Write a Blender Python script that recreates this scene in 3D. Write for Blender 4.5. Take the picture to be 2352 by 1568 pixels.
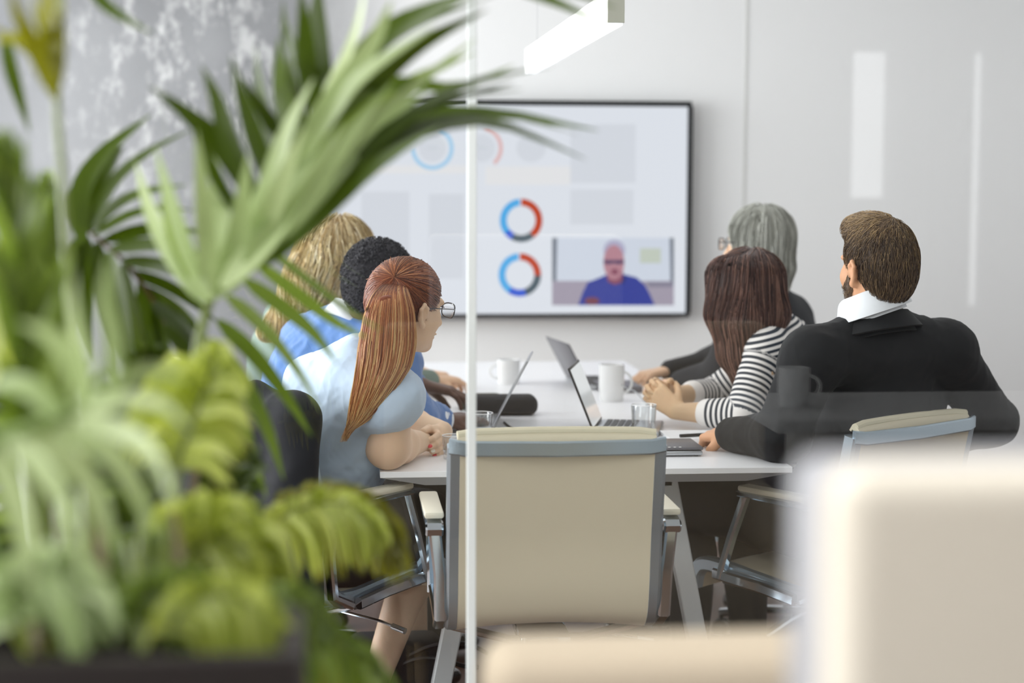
import bpy, bmesh, math, random
import numpy as np
from mathutils import Vector, Matrix, noise
for o in list(bpy.data.objects): bpy.data.objects.remove(o)
SC = bpy.context.scene
COL = SC.collection
R = math.radians
rng = np.random.default_rng(7)
random.seed(7)

# ---------------------------------------------------------------- camera
FPX = 4000.0
CAM = Vector((0, 0, 1.436))
PITCH = math.atan(364 / FPX)
YAW = math.atan(396 / FPX * math.cos(PITCH))
ROLL = R(0.2)
fwd = Vector((math.sin(YAW) * math.cos(PITCH), math.cos(YAW) * math.cos(PITCH), -math.sin(PITCH)))
rt0 = Vector((math.cos(YAW), -math.sin(YAW), 0))
up0 = rt0.cross(fwd)
rt = rt0 * math.cos(ROLL) + up0 * math.sin(ROLL)
up = up0 * math.cos(ROLL) - rt0 * math.sin(ROLL)
camd = bpy.data.cameras.new('camera')
cam = bpy.data.objects.new('camera', camd); COL.objects.link(cam)
camd.sensor_width = 36; camd.lens = 36 * FPX / 2352
camd.clip_start = 0.05
camd.dof.use_dof = True; camd.dof.focus_distance = 4.22; camd.dof.aperture_fstop = 1.9
M = Matrix.Identity(4)
for i in range(3):
    M[i][0] = rt[i]; M[i][1] = up[i]; M[i][2] = -fwd[i]; M[i][3] = CAM[i]
cam.matrix_world = M
SC.camera = cam
def at(px, py, Y):
    """pixel of the 2352x1568 frame -> world point on the plane y=Y"""
    r = rt * (px - 1176) + up * (784 - py) + fwd * FPX
    return CAM + r * (Y / r.y)
def pxof(p):
    v = Vector(p) - CAM
    d = v.dot(fwd)
    return 1176 + FPX * v.dot(rt) / d, 784 - FPX * v.dot(up) / d

# ---------------------------------------------------------------- light
SC.view_settings.view_transform = 'Standard'
SC.view_settings.look = 'None'
SC.view_settings.gamma = 1.0
SC.view_settings.use_curve_mapping = False
SC.view_settings.exposure = 0.34
w = bpy.data.worlds.new('world'); SC.world = w; w.use_nodes = True
bg = w.node_tree.nodes['Background']
bg.inputs[0].default_value = (0.97, 0.98, 1.0, 1); bg.inputs[1].default_value = 2.2
def area(name, loc, target, sx, sy, power, color=(1, 1, 1), spread=180):
    l = bpy.data.lights.new(name, 'AREA'); l.shape = 'RECTANGLE'; l.size = sx; l.size_y = sy
    l.energy = power; l.color = color; l.spread = R(spread)
    o = bpy.data.objects.new(name, l); COL.objects.link(o)
    o.location = loc
    d = Vector(target) - Vector(loc)
    o.rotation_euler = d.to_track_quat('-Z', 'Y').to_euler()
    return o
area('window_daylight_room', (-2.9, 5.6, 1.65), (2, 5.9, 1.0), 3.6, 2.0, 148, (0.97, 0.985, 1.0))
area('window_daylight_lobby_left', (-2.9, 0.6, 1.7), (0.5, 2.2, 1.1), 3.4, 2.2, 64, (0.98, 0.99, 1))
area('ceiling_light_panel_room', (1.2, 5.4, 2.84), (1.2, 5.4, 0), 3.0, 3.0, 18, (0.97, 0.985, 1.0))
area('ceiling_light_panel_lobby', (0.8, 0.8, 2.84), (0.8, 0.8, 0), 3.0, 2.6, 40, (0.98, 0.99, 1))

# ---------------------------------------------------------------- materials
def lin(c):
    if isinstance(c, str):
        c = [int(c[i:i + 2], 16) / 255 for i in (0, 2, 4)]
    return tuple((x / 12.92 if x <= 0.04045 else ((x + 0.055) / 1.055) ** 2.4) for x in c)
MATS = {}
def mat(name, col='808080', rough=0.5, metal=0.0, bump=0.0, bscale=80, spec=0.5, vary=0.0, vscale=8,
        emit=None, estr=1.0, sheen=0.0, coat=0.0, trans=0.0, alpha=1.0, detail=3, stretch=None):
    m = bpy.data.materials.new(name); m.use_nodes = True
    nt = m.node_tree; b = nt.nodes['Principled BSDF']
    c = lin(col)
    b.inputs['Base Color'].default_value = (*c, 1)
    b.inputs['Roughness'].default_value = rough
    b.inputs['Metallic'].default_value = metal
    b.inputs['Specular IOR Level'].default_value = spec
    b.inputs['Sheen Weight'].default_value = sheen
    b.inputs['Coat Weight'].default_value = coat
    b.inputs['Transmission Weight'].default_value = trans
    b.inputs['Alpha'].default_value = alpha
    if emit:
        b.inputs['Emission Color'].default_value = (*lin(emit), 1)
        b.inputs['Emission Strength'].default_value = estr
    tc = nt.nodes.new('ShaderNodeTexCoord')
    src = tc.outputs['Object']
    if stretch:
        mp = nt.nodes.new('ShaderNodeMapping'); mp.inputs['Scale'].default_value = stretch
        nt.links.new(src, mp.inputs[0]); src = mp.outputs[0]
    if bump:
        n = nt.nodes.new('ShaderNodeTexNoise'); n.inputs['Scale'].default_value = bscale; n.inputs['Detail'].default_value = detail
        nt.links.new(src, n.inputs['Vector'])
        bp = nt.nodes.new('ShaderNodeBump'); bp.inputs['Strength'].default_value = bump; bp.inputs['Distance'].default_value = 0.01
        nt.links.new(n.outputs[0], bp.inputs['Height']); nt.links.new(bp.outputs[0], b.inputs['Normal'])
    if vary:
        n = nt.nodes.new('ShaderNodeTexNoise'); n.inputs['Scale'].default_value = vscale; n.inputs['Detail'].default_value = 4
        nt.links.new(src, n.inputs['Vector'])
        mx = nt.nodes.new('ShaderNodeMix'); mx.data_type = 'RGBA'
        mx.inputs[6].default_value = (*[x * (1 - vary) for x in c], 1)
        mx.inputs[7].default_value = (*[min(1, x * (1 + vary)) for x in c], 1)
        nt.links.new(n.outputs[0], mx.inputs[0]); nt.links.new(mx.outputs[2], b.inputs['Base Color'])
    MATS[name] = m
    return m
def hairmat(name, stops, rough=0.38):
    m = bpy.data.materials.new(name); m.use_nodes = True
    nt = m.node_tree; b = nt.nodes['Principled BSDF']
    a = nt.nodes.new('ShaderNodeAttribute'); a.attribute_name = 'tone'
    r = nt.nodes.new('ShaderNodeValToRGB')
    while len(r.color_ramp.elements) < len(stops): r.color_ramp.elements.new(0.5)
    for e, (p, c) in zip(r.color_ramp.elements, stops):
        e.position = p; e.color = (*lin(c), 1)
    nt.links.new(a.outputs['Fac'], r.inputs[0]); nt.links.new(r.outputs[0], b.inputs['Base Color'])
    b.inputs['Roughness'].default_value = rough
    b.inputs['Specular IOR Level'].default_value = 0.35
    b.inputs['Sheen Weight'].default_value = 0.15
    MATS[name] = m
    return m
def stripemat(name, c1, c2, period, duty=0.5, rough=0.85):
    m = bpy.data.materials.new(name); m.use_nodes = True
    nt = m.node_tree; b = nt.nodes['Principled BSDF']
    a = nt.nodes.new('ShaderNodeAttribute'); a.attribute_name = 'along'
    d = nt.nodes.new('ShaderNodeMath'); d.operation = 'DIVIDE'; d.inputs[1].default_value = period
    f = nt.nodes.new('ShaderNodeMath'); f.operation = 'FRACT'
    g = nt.nodes.new('ShaderNodeMath'); g.operation = 'GREATER_THAN'; g.inputs[1].default_value = duty
    mx = nt.nodes.new('ShaderNodeMix'); mx.data_type = 'RGBA'
    mx.inputs[6].default_value = (*lin(c1), 1); mx.inputs[7].default_value = (*lin(c2), 1)
    nt.links.new(a.outputs['Fac'], d.inputs[0]); nt.links.new(d.outputs[0], f.inputs[0]); nt.links.new(f.outputs[0], g.inputs[0])
    nt.links.new(g.outputs[0], mx.inputs[0]); nt.links.new(mx.outputs[2], b.inputs['Base Color'])
    b.inputs['Roughness'].default_value = rough
    MATS[name] = m
    return m
def skinmat(name, col, rough=0.5):
    m = mat(name, col, rough, vary=0.10, vscale=14, bump=0.08, bscale=300, spec=0.4)
    b = m.node_tree.nodes['Principled BSDF']
    b.inputs['Subsurface Weight'].default_value = 0.12
    b.inputs['Subsurface Radius'].default_value = (0.012, 0.005, 0.003)
    b.inputs['Subsurface Scale'].default_value = 1.0
    return m
def glassmat(name, tint=(0.975, 0.985, 0.98), base=0.04, rough=0.0, power=5.0):
    m = bpy.data.materials.new(name); m.use_nodes = True
    nt = m.node_tree; nt.nodes.remove(nt.nodes['Principled BSDF'])
    out = nt.nodes['Material Output']
    t = nt.nodes.new('ShaderNodeBsdfTransparent'); t.inputs[0].default_value = (*tint, 1)
    g = nt.nodes.new('ShaderNodeBsdfGlossy'); g.inputs['Roughness'].default_value = rough
    lw = nt.nodes.new('ShaderNodeLayerWeight'); lw.inputs[0].default_value = 0.5
    pw = nt.nodes.new('ShaderNodeMath'); pw.operation = 'POWER'; pw.inputs[1].default_value = power
    ml = nt.nodes.new('ShaderNodeMath'); ml.operation = 'MULTIPLY_ADD'; ml.inputs[1].default_value = 1 - base; ml.inputs[2].default_value = base
    mx = nt.nodes.new('ShaderNodeMixShader')
    nt.links.new(lw.outputs['Facing'], pw.inputs[0]); nt.links.new(pw.outputs[0], ml.inputs[0]); nt.links.new(ml.outputs[0], mx.inputs[0])
    nt.links.new(t.outputs[0], mx.inputs[1]); nt.links.new(g.outputs[0], mx.inputs[2]); nt.links.new(mx.outputs[0], out.inputs[0])
    MATS[name] = m
    return m
def leafmat(name, c_dark, c_light, trans=0.35, rough=0.32):
    m = bpy.data.materials.new(name); m.use_nodes = True
    nt = m.node_tree; b = nt.nodes['Principled BSDF']; out = nt.nodes['Material Output']
    a = nt.nodes.new('ShaderNodeAttribute'); a.attribute_name = 'tone'
    r = nt.nodes.new('ShaderNodeValToRGB')
    r.color_ramp.elements[0].color = (*lin(c_dark), 1); r.color_ramp.elements[1].color = (*lin(c_light), 1)
    nt.links.new(a.outputs['Fac'], r.inputs[0]); nt.links.new(r.outputs[0], b.inputs['Base Color'])
    b.inputs['Roughness'].default_value = rough; b.inputs['Specular IOR Level'].default_value = 0.6
    tr = nt.nodes.new('ShaderNodeBsdfTranslucent')
    hs = nt.nodes.new('ShaderNodeHueSaturation'); hs.inputs['Value'].default_value = 1.5; hs.inputs['Saturation'].default_value = 1.15
    nt.links.new(r.outputs[0], hs.inputs['Color']); nt.links.new(hs.outputs[0], tr.inputs[0])
    mx = nt.nodes.new('ShaderNodeMixShader'); mx.inputs[0].default_value = trans
    nt.links.new(b.outputs[0], mx.inputs[1]); nt.links.new(tr.outputs[0], mx.inputs[2]); nt.links.new(mx.outputs[0], out.inputs[0])
    MATS[name] = m
    return m

# ---------------------------------------------------------------- object helpers
def link(name, me, m=None, parent=None, smooth=False, rename=True):
    o = bpy.data.objects.new(name, me); COL.objects.link(o)
    if m is not None and not me.materials: me.materials.append(MATS[m] if isinstance(m, str) else m)
    if smooth: me.shade_smooth()
    if parent is not None:
        o.parent = parent
        o.matrix_parent_inverse = parent_inv(parent)
    return o
def parent_inv(p):
    def W(q):
        return (W(q.parent) @ q.matrix_parent_inverse if q.parent else Matrix.Identity(4)) @ q.matrix_basis
    return W(p).inverted()
def empty(name, loc=(0, 0, 0), rotz=0.0):
    o = bpy.data.objects.new(name, None); COL.objects.link(o)
    o.location = loc; o.rotation_euler = (0, 0, rotz); o.empty_display_size = 0.1
    return o
def local(o, parent):
    """o holds local coordinates of its parent"""
    o.parent = parent
    return o
def tag(o, label, cat, group=None):
    o['label'] = label; o['category'] = cat
    if group: o['group'] = group
    return o
def structure(o):
    o['kind'] = 'structure'; return o
class MB:
    """bmesh collector"""
    def __init__(s): s.bm = bmesh.new()
    def box(s, c, size, rot=None, bevel=0.0, seg=2):
        r = bmesh.ops.create_cube(s.bm, size=1.0)
        vs = r['verts']
        bmesh.ops.scale(s.bm, vec=size, verts=vs)
        if bevel:
            es = list({e for v in vs for e in v.link_edges})
            b = bmesh.ops.bevel(s.bm, geom=es, offset=bevel, segments=seg, profile=0.5, affect='EDGES')
            vs = list({v for f in b['faces'] for v in f.verts} | {v for v in vs if v.is_valid})
        if rot is not None: bmesh.ops.rotate(s.bm, cent=(0, 0, 0), matrix=rot, verts=vs)
        bmesh.ops.translate(s.bm, vec=c, verts=vs)
        return vs
    def cyl(s, a, b, r1, r2=None, seg=16, caps=True):
        a = Vector(a); b = Vector(b); r2 = r1 if r2 is None else r2
        d = b - a
        q = d.to_track_quat('Z', 'Y').to_matrix()
        rings = []
        for p, r in ((a, r1), (b, r2)):
            rings.append([s.bm.verts.new(p + q @ Vector((r * math.cos(2 * math.pi * i / seg), r * math.sin(2 * math.pi * i / seg), 0))) for i in range(seg)])
        for i in range(seg):
            j = (i + 1) % seg
            s.bm.faces.new((rings[0][i], rings[0][j], rings[1][j], rings[1][i]))
        if caps:
            s.bm.faces.new(rings[0][::-1]); s.bm.faces.new(rings[1])
    def lathe(s, prof, c=(0, 0, 0), seg=32, M3=None):
        c = Vector(c); rings = []
        for (r, z) in prof:
            ring = []
            for i in range(seg):
                a = 2 * math.pi * i / seg
                p = Vector((r * math.cos(a), r * math.sin(a), z))
                if M3 is not None: p = M3 @ p
                ring.append(s.bm.verts.new(c + p))
            rings.append(ring)
        for k in range(len(rings) - 1):
            for i in range(seg):
                j = (i + 1) % seg
                s.bm.faces.new((rings[k][i], rings[k][j], rings[k + 1][j], rings[k + 1][i]))
        s.bm.faces.new(rings[0][::-1]); s.bm.faces.new(rings[-1])
    def tube(s, pts, r, seg=8, caps=True):
        pts = [Vector(p) for p in pts]
        rr = r if isinstance(r, (list, tuple)) else [r] * len(pts)
        prev = None; rings = []
        u = None
        for i, p in enumerate(pts):
            t = (pts[min(i + 1, len(pts) - 1)] - pts[max(i - 1, 0)]).normalized()
            if u is None:
                u = t.orthogonal().normalized()
            u = (u - t * u.dot(t)).normalized(); v = t.cross(u)
            rings.append([s.bm.verts.new(p + (u * math.cos(2 * math.pi * k / seg) + v * math.sin(2 * math.pi * k / seg)) * rr[i]) for k in range(seg)])
        for a, b in zip(rings, rings[1:]):
            for i in range(seg):
                j = (i + 1) % seg
                s.bm.faces.new((a[i], a[j], b[j], b[i]))
        if caps:
            s.bm.faces.new(rings[0][::-1]); s.bm.faces.new(rings[-1])
    def sweep(s, pts, wdir, w, h, ch=0.25):
        """rounded-rectangle section along pts; wdir fixed width direction"""
        pts = [Vector(p) for p in pts]; wd = Vector(wdir).normalized()
        c = min(w, h) * ch
        sec = [(-w / 2 + c, -h / 2), (w / 2 - c, -h / 2), (w / 2, -h / 2 + c), (w / 2, h / 2 - c), (w / 2 - c, h / 2), (-w / 2 + c, h / 2), (-w / 2, h / 2 - c), (-w / 2, -h / 2 + c)]
        rings = []
        for i, p in enumerate(pts):
            t = (pts[min(i + 1, len(pts) - 1)] - pts[max(i - 1, 0)]).normalized()
            hd = t.cross(wd).normalized()
            rings.append([s.bm.verts.new(p + wd * x + hd * y) for x, y in sec])
        for a, b in zip(rings, rings[1:]):
            for i in range(8):
                j = (i + 1) % 8
                s.bm.faces.new((a[i], a[j], b[j], b[i]))
        s.bm.faces.new(rings[0][::-1]); s.bm.faces.new(rings[-1])
    def poly(s, pts):
        return s.bm.faces.new([s.bm.verts.new(p) for p in pts])
    def prism(s, pts2, z0, z1, f):
        """extrude 2D outline; f maps (x,y,z) to 3D"""
        n = len(pts2)
        a = [s.bm.verts.new(f(x, y, z0)) for x, y in pts2]; b = [s.bm.verts.new(f(x, y, z1)) for x, y in pts2]
        s.bm.faces.new(a[::-1]); s.bm.faces.new(b)
        for i in range(n):
            j = (i + 1) % n
            s.bm.faces.new((a[i], a[j], b[j], b[i]))
    def sheet(s, grid, th=0.0):
        """grid: rows of points -> quad sheet with thickness th"""
        V = [[s.bm.verts.new(p) for p in row] for row in grid]
        fs = []
        for i in range(len(V) - 1):
            for j in range(len(V[0]) - 1):
                fs.append(s.bm.faces.new((V[i][j], V[i][j + 1], V[i + 1][j + 1], V[i + 1][j])))
        if th:
            s.bm.normal_update()
            bmesh.ops.solidify(s.bm, geom=fs, thickness=th)
    def done(s, name, m=None, parent=None, smooth=True, angle=35, loc=False):
        bmesh.ops.recalc_face_normals(s.bm, faces=s.bm.faces)
        me = bpy.data.meshes.new(name); s.bm.to_mesh(me); s.bm.free()
        o = bpy.data.objects.new(name, me); COL.objects.link(o)
        if m is not None: me.materials.append(MATS[m] if isinstance(m, str) else m)
        if smooth:
            me.shade_smooth()
            try:
                me.set_sharp_from_angle(angle=R(angle))
            except Exception: pass
        if parent is not None:
            o.parent = parent
            if not loc: o.matrix_parent_inverse = parent_inv(parent)
        return o
def catmull(pts, n):
    P = [Vector(p) for p in pts]
    P = [P[0] * 2 - P[1]] + P + [P[-1] * 2 - P[-2]]
    segs = len(P) - 3; out = []
    for i in range(n):
        t = i / (n - 1) * segs; k = min(int(t), segs - 1); u = t - k
        p0, p1, p2, p3 = P[k:k + 4]
        out.append(0.5 * ((2 * p1) + (p2 - p0) * u + (2 * p0 - 5 * p1 + 4 * p2 - p3) * u * u + (3 * p1 - p0 - 3 * p2 + p3) * u ** 3))
    return out
# ================================================================ materials used
mat('white_paint', 'e6e6e6', 0.7, bump=0.03, bscale=60)
mat('grey_paint', '5e5f62', 0.9)
mat('ceiling_paint', 'd6d6d4', 0.9)
mat('table_white', 'f5f5f8', 0.35)
mat('table_edge', 'dcdcdc', 0.5)
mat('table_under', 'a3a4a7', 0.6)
mat('powder_white', 'd3d6d8', 0.45)
mat('chrome', 'c9d2da', 0.09, metal=1.0)
mat('chrome_brushed', 'b4c4d0', 0.30, metal=0.85, bump=0.05, bscale=200)
mat('sling_beige', 'd2c8b0', 0.75, bump=0.15, bscale=900, sheen=0.2)
mat('sling_pale', 'd3cbb2', 0.7, bump=0.1, bscale=900)
mat('pad_cream', 'e6dfcc', 0.5)
mat('black_plastic', '1d1c20', 0.4)
mat('rubber', '151517', 0.7)
mat('bezel', '1b1d20', 0.5)
mat('tumbler_rim', 'ffffff', 0.1)
mat('mug_white', 'f1f1f1', 0.25, coat=0.4)
mat('aluminium', 'b9bcc0', 0.3, metal=0.9)
mat('space_grey', '6d6c72', 0.38, metal=0.6)
mat('dark_fabric', '2b2b2f', 0.9, bump=0.2, bscale=300)
mat('olive_fabric', '5b5a48', 0.9, bump=0.2, bscale=300)
mat('paper', 'f0f0f2', 0.8)
mat('key_grey', '54565a', 0.6)
mat('planter_brown', '241d1a', 0.55, bump=0.1, bscale=120)
mat('soil', '2a2018', 1.0, bump=0.8, bscale=60)
mat('upholstery_beige', 'ebe3d2', 0.9, bump=0.15, bscale=500, vary=0.03, vscale=3)
mat('upholstery_sand', 'c6b7a0', 0.9, bump=0.15, bscale=500, vary=0.03, vscale=3)
mat('shell_white', 'a9a9ad', 0.4)
mat('counter_white', 'dadada', 0.4)
mat('oak', 'b79a72', 0.5, vary=0.15, vscale=6, stretch=(1, 8, 1))
mat('joint_clear', 'edf3f2', 0.4)
glassmat('pane_glass')
glassmat('tumbler_glass', tint=(0.97, 0.98, 0.98), base=0.06, power=2.0)
glassmat('screen_glass', tint=(0.75, 0.77, 0.78), base=0.25, rough=0.05, power=2.0)

# back wall: raw grey plaster to the left running into white paint
def wallmat():
    m = bpy.data.materials.new('plaster_wall'); m.use_nodes = True
    nt = m.node_tree; b = nt.nodes['Principled BSDF']; b.inputs['Roughness'].default_value = 0.8
    N = nt.nodes.new; L = nt.links.new
    tc = N('ShaderNodeTexCoord')
    n1 = N('ShaderNodeTexNoise'); n1.inputs['Scale'].default_value = 1.1; n1.inputs['Detail'].default_value = 3
    L(tc.outputs['Object'], n1.inputs['Vector'])
    r1 = N('ShaderNodeValToRGB'); r1.color_ramp.elements[0].color = (*lin('747578'), 1); r1.color_ramp.elements[1].color = (*lin('919295'), 1)
    r1.color_ramp.elements[0].position = 0.35; r1.color_ramp.elements[1].position = 0.65
    L(n1.outputs[0], r1.inputs[0])
    n2 = N('ShaderNodeTexNoise'); n2.inputs['Scale'].default_value = 6; n2.inputs['Detail'].default_value = 6; n2.inputs['Roughness'].default_value = 0.7
    mp = N('ShaderNodeMapping'); mp.inputs['Scale'].default_value = (1.4, 1, 0.75); mp.inputs['Location'].default_value = (3.3, 0, 0.6)
    L(tc.outputs['Object'], mp.inputs[0]); L(mp.outputs[0], n2.inputs['Vector'])
    r2 = N('ShaderNodeValToRGB'); r2.color_ramp.elements[0].position = 0.50; r2.color_ramp.elements[1].position = 0.62
    L(n2.outputs[0], r2.inputs[0])
    # patch mask round the flaked area
    sx = N('ShaderNodeSeparateXYZ'); L(tc.outputs['Object'], sx.inputs[0])
    vm = N('ShaderNodeVectorMath'); vm.operation = 'DISTANCE'; vm.inputs[1].default_value = (-0.66, 7.68, 1.92)
    L(tc.outputs['Object'], vm.inputs[0])
    mr = N('ShaderNodeMapRange'); mr.inputs[1].default_value = 0.15; mr.inputs[2].default_value = 0.75; mr.inputs[3].default_value = 0.5; mr.inputs[4].default_value = 0.0
    L(vm.outputs['Value'], mr.inputs[0])
    mu = N('ShaderNodeMath'); mu.operation = 'MULTIPLY'; L(r2.outputs[0], mu.inputs[0]); L(mr.outputs[0], mu.inputs[1])
    mx = N('ShaderNodeMix'); mx.data_type = 'RGBA'; mx.inputs[7].default_value = (*lin('efefef'), 1)
    L(mu.outputs[0], mx.inputs[0]); L(r1.outputs[0], mx.inputs[6])
    m2 = N('ShaderNodeMapRange'); m2.inputs[1].default_value = -0.25; m2.inputs[2].default_value = 0.5; m2.interpolation_type = 'SMOOTHSTEP'
    L(sx.outputs[0], m2.inputs[0])
    my = N('ShaderNodeMix'); my.data_type = 'RGBA'; my.inputs[7].default_value = (*lin('eeeeef'), 1)
    L(m2.outputs[0], my.inputs[0]); L(mx.outputs[2], my.inputs[6]); L(my.outputs[2], b.inputs['Base Color'])
    MATS['plaster_wall'] = m
wallmat()
def floormat():
    m = bpy.data.materials.new('brown_wood_floor'); m.use_nodes = True
    nt = m.node_tree; b = nt.nodes['Principled BSDF']; b.inputs['Roughness'].default_value = 0.4
    N = nt.nodes.new; L = nt.links.new
    tc = N('ShaderNodeTexCoord'); mp = N('ShaderNodeMapping'); mp.inputs['Scale'].default_value = (7, 0.8, 1)
    L(tc.outputs['Object'], mp.inputs[0])
    n1 = N('ShaderNodeTexNoise'); n1.inputs['Scale'].default_value = 3; n1.inputs['Detail'].default_value = 6
    L(mp.outputs[0], n1.inputs['Vector'])
    r1 = N('ShaderNodeValToRGB'); r1.color_ramp.elements[0].color = (*lin('4a3227'), 1); r1.color_ramp.elements[1].color = (*lin('73513f'), 1)
    L(n1.outputs[0], r1.inputs[0]); L(r1.outputs[0], b.inputs['Base Color'])
    MATS['brown_wood_floor'] = m
floormat()

# ================================================================ room shell
def slab(name, lo, hi, m, bevel=0.0):
    b = MB(); lo = Vector(lo); hi = Vector(hi)
    b.box((lo + hi) / 2, hi - lo, bevel=bevel)
    return structure(b.done(name, m, smooth=False))
slab('floor', (-3.2, -3.2, -0.1), (4.1, 8.0, 0.0), 'brown_wood_floor')
slab('ceiling', (-3.2, -3.2, 2.9), (4.1, 8.0, 3.0), 'ceiling_paint')
slab('wall_back', (-3.2, 7.68, 0), (4.1, 7.88, 2.9), 'plaster_wall')
slab('wall_right', (3.9, -3.0, 0), (4.1, 7.68, 2.9), 'white_paint')
slab('baseboard_back', (-3.0, 7.66, 0), (3.9, 7.68, 0.08), 'white_paint')
def window_wall(name, mk):
    """wall with one wide opening, built from four pieces in one mesh"""
    b = MB()
    for lo, hi in mk:
        lo = Vector(lo); hi = Vector(hi); b.box((lo + hi) / 2, hi - lo)
    return structure(b.done(name, 'grey_paint' if name == 'wall_front' else 'white_paint', smooth=False))
window_wall('wall_left', [((-3.2, -3, 0), (-3.0, 7.68, 0.6)), ((-3.2, -3, 2.75), (-3.0, 7.68, 2.9)),
                          ((-3.2, -3, 0.6), (-3.0, -1.3, 2.75)), ((-3.2, 2.4, 0.6), (-3.0, 3.7, 2.75)), ((-3.2, 7.5, 0.6), (-3.0, 7.68, 2.75))])
# wall behind the camera: narrow bright slits between closed blinds (seen mirrored in the partition)
slits = [(2.92, 0.24), (3.26, 0.06), (3.54, 0.11)]
pcs = [((-3, -3.2, 0), (3.9, -3, 0.75)), ((-3, -3.2, 2.17), (3.9, -3, 2.9))]
x = -3.0
for c, wd in slits:
    pcs.append(((x, -3.2, 0.75), (c - wd / 2, -3, 2.17))); x = c + wd / 2
pcs.append(((2.80, -3.2, 0.75), (3.04, -3, 1.36)))
if x < 3.9: pcs.append(((x, -3.2, 0.75), (3.9, -3, 2.17)))
window_wall('wall_front', pcs)
# seam of the wall boards on the right of the television
slab('trim_1', (at(1712, 300, 7.675).x - 0.006, 7.677, 0.08), (at(1712, 300, 7.675).x + 0.006, 7.68, 2.9), 'ceiling_paint')

# ---------------------------------------------------------------- glass partition
GY = 3.2
jx = at(1083, 784, GY).x
win = structure(empty('window_1', (jx, GY, 0)))
for (xa, xb) in ((-1.25 + jx, jx - 0.004), (jx + 0.004, jx + 1.25), (jx + 1.258, jx + 2.4), (jx - 2.6, jx - 1.258)):
    b = MB(); b.box(((xa + xb) / 2, GY, 1.44), (xb - xa, 0.010, 2.78))
    b.done('glass_pane', 'pane_glass', win, smooth=False)
for x in (jx, jx + 1.254, jx - 1.254):
    b = MB(); b.box((x, GY - 0.001, 1.44), (0.017, 0.015, 2.78), bevel=0.002)
    b.done('joint_strip', 'joint_clear', win, smooth=False)
b = MB(); b.box((jx, GY, 0.025), (5.4, 0.05, 0.05)); b.box((jx, GY, 2.865), (5.4, 0.05, 0.07))
b.done('channel', 'aluminium', win, smooth=False)

# ================================================================ television
TY = 7.60
tl = at(712, 229, TY); br_ = at(1583, 727, TY)
x0, x1, z1, z0 = tl.x, br_.x, tl.z, br_.z
tv = empty('television', ((x0 + x1) / 2, 7.66, z0))
tag(tv, 'large wall-mounted television showing a white slide with donut charts and a video call', 'television')
cx, cz = (x0 + x1) / 2, (z0 + z1) / 2; tw, th = x1 - x0, z1 - z0
b = MB(); b.box((cx, TY + 0.028, cz), (tw, 0.045, th), bevel=0.008); b.done('housing', 'bezel', tv)
b = MB()
for c, s in (((cx, TY, z1 - 0.006), (tw, 0.012, 0.024)), ((cx, TY, z0 + 0.008), (tw, 0.012, 0.017)), ((x0 + 0.006, TY, cz), (0.024, 0.012, th - 0.03)), ((x1 - 0.006, TY, cz), (0.024, 0.012, th - 0.03))):
    b.box(c, s, bevel=0.002)
b.done('bezel_frame', 'bezel', tv)
b = MB(); b.box((cx, TY + 0.062, cz), (0.5, 0.035, 0.4)); b.done('wall_bracket', 'black_plastic', tv, smooth=False)
def em(name, c, s=0.8):
    m = mat(name, '000000', 0.3, emit=c, estr=s, spec=0.2); return m
em("screen_white", "e6e9f2", 0.8)
for i, (n, c) in enumerate(dict(pale='dcdfe8', warm='ecebee', grey='d6dae3', blue_l='a9d3f3', red_l='e6bcbc', sky='58b1ee', blue='3f63d8', red='c4492c', slate='53626c',
        vwall='d6dcea', vband='a9a0b0', vdark='7e8490', shirt='3f489c', shirt_d='353b78', face='b98693', face_d='8f5468', hair='b4b1cc', glasses='5d4668', hand='7d4a58', note='c9d0c4', ledge='8c889a').items()):
    em('scr_' + n, c)
def SP(px, py, lay=0):
    p = at(px, py, TY - 0.0005 - 0.0004 * lay); return p
def flat(name, pts, m, lay):
    b = MB(); b.poly([SP(x, y, lay) for x, y in pts])
    return b.done(name, m, tv, smooth=False)
def ell(cx, cy, rx, ry, a0=0, a1=360, n=28):
    return [(cx + rx * math.sin(R(a0 + (a1 - a0) * i / n)), cy - ry * math.cos(R(a0 + (a1 - a0) * i / n))) for i in range(n if a1 - a0 >= 360 else n + 1)]
def ring(name, cx, cy, r, w_, a0, a1, m, lay):
    n = max(4, int(abs(a1 - a0) / 6)); b = MB()
    o = ell(cx, cy, r, r * 1.02, a0, a1, n); i_ = ell(cx, cy, r - w_, (r - w_) * 1.02, a0, a1, n)
    o = o[:n + 1]; i_ = i_[:n + 1]
    for k in range(n):
        b.poly([SP(*o[k], lay), SP(*o[k + 1], lay), SP(*i_[k + 1], lay), SP(*i_[k], lay)])
    return b.done(name, m, tv, smooth=False)
b = MB(); b.box((cx, TY + 0.004, cz + 0.002), (tw - 0.02, 0.006, th - 0.028)); b.done('screen', 'screen_white', tv, smooth=False)
for px0, py0, px1, py1, mm in ((830, 440, 940, 640, 'scr_pale'), (985, 445, 1065, 640, 'scr_pale'), (1310, 285, 1460, 420, 'scr_pale'), (1310, 435, 1455, 515, 'scr_pale'), (840, 380, 1075, 398, 'scr_warm'), (1115, 382, 1310, 424, 'scr_warm')):
    flat('text_block', [(px0, py0), (px1, py0), (px1, py1), (px0, py1)], mm, 1)
for (cx_, c_, a0, a1) in ((993, 'scr_blue_l', 20, 268), (1106, 'scr_red_l', 10, 140)):
    flat('chart_disc', ell(cx_, 340, 32, 32), 'scr_pale', 1)
    ring('gauge_ring', cx_, 340, 49, 9, a0, a1, c_, 2)
    flat('chart_caption', ell(cx_, 339, 14, 4), 'scr_grey', 2)
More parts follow.
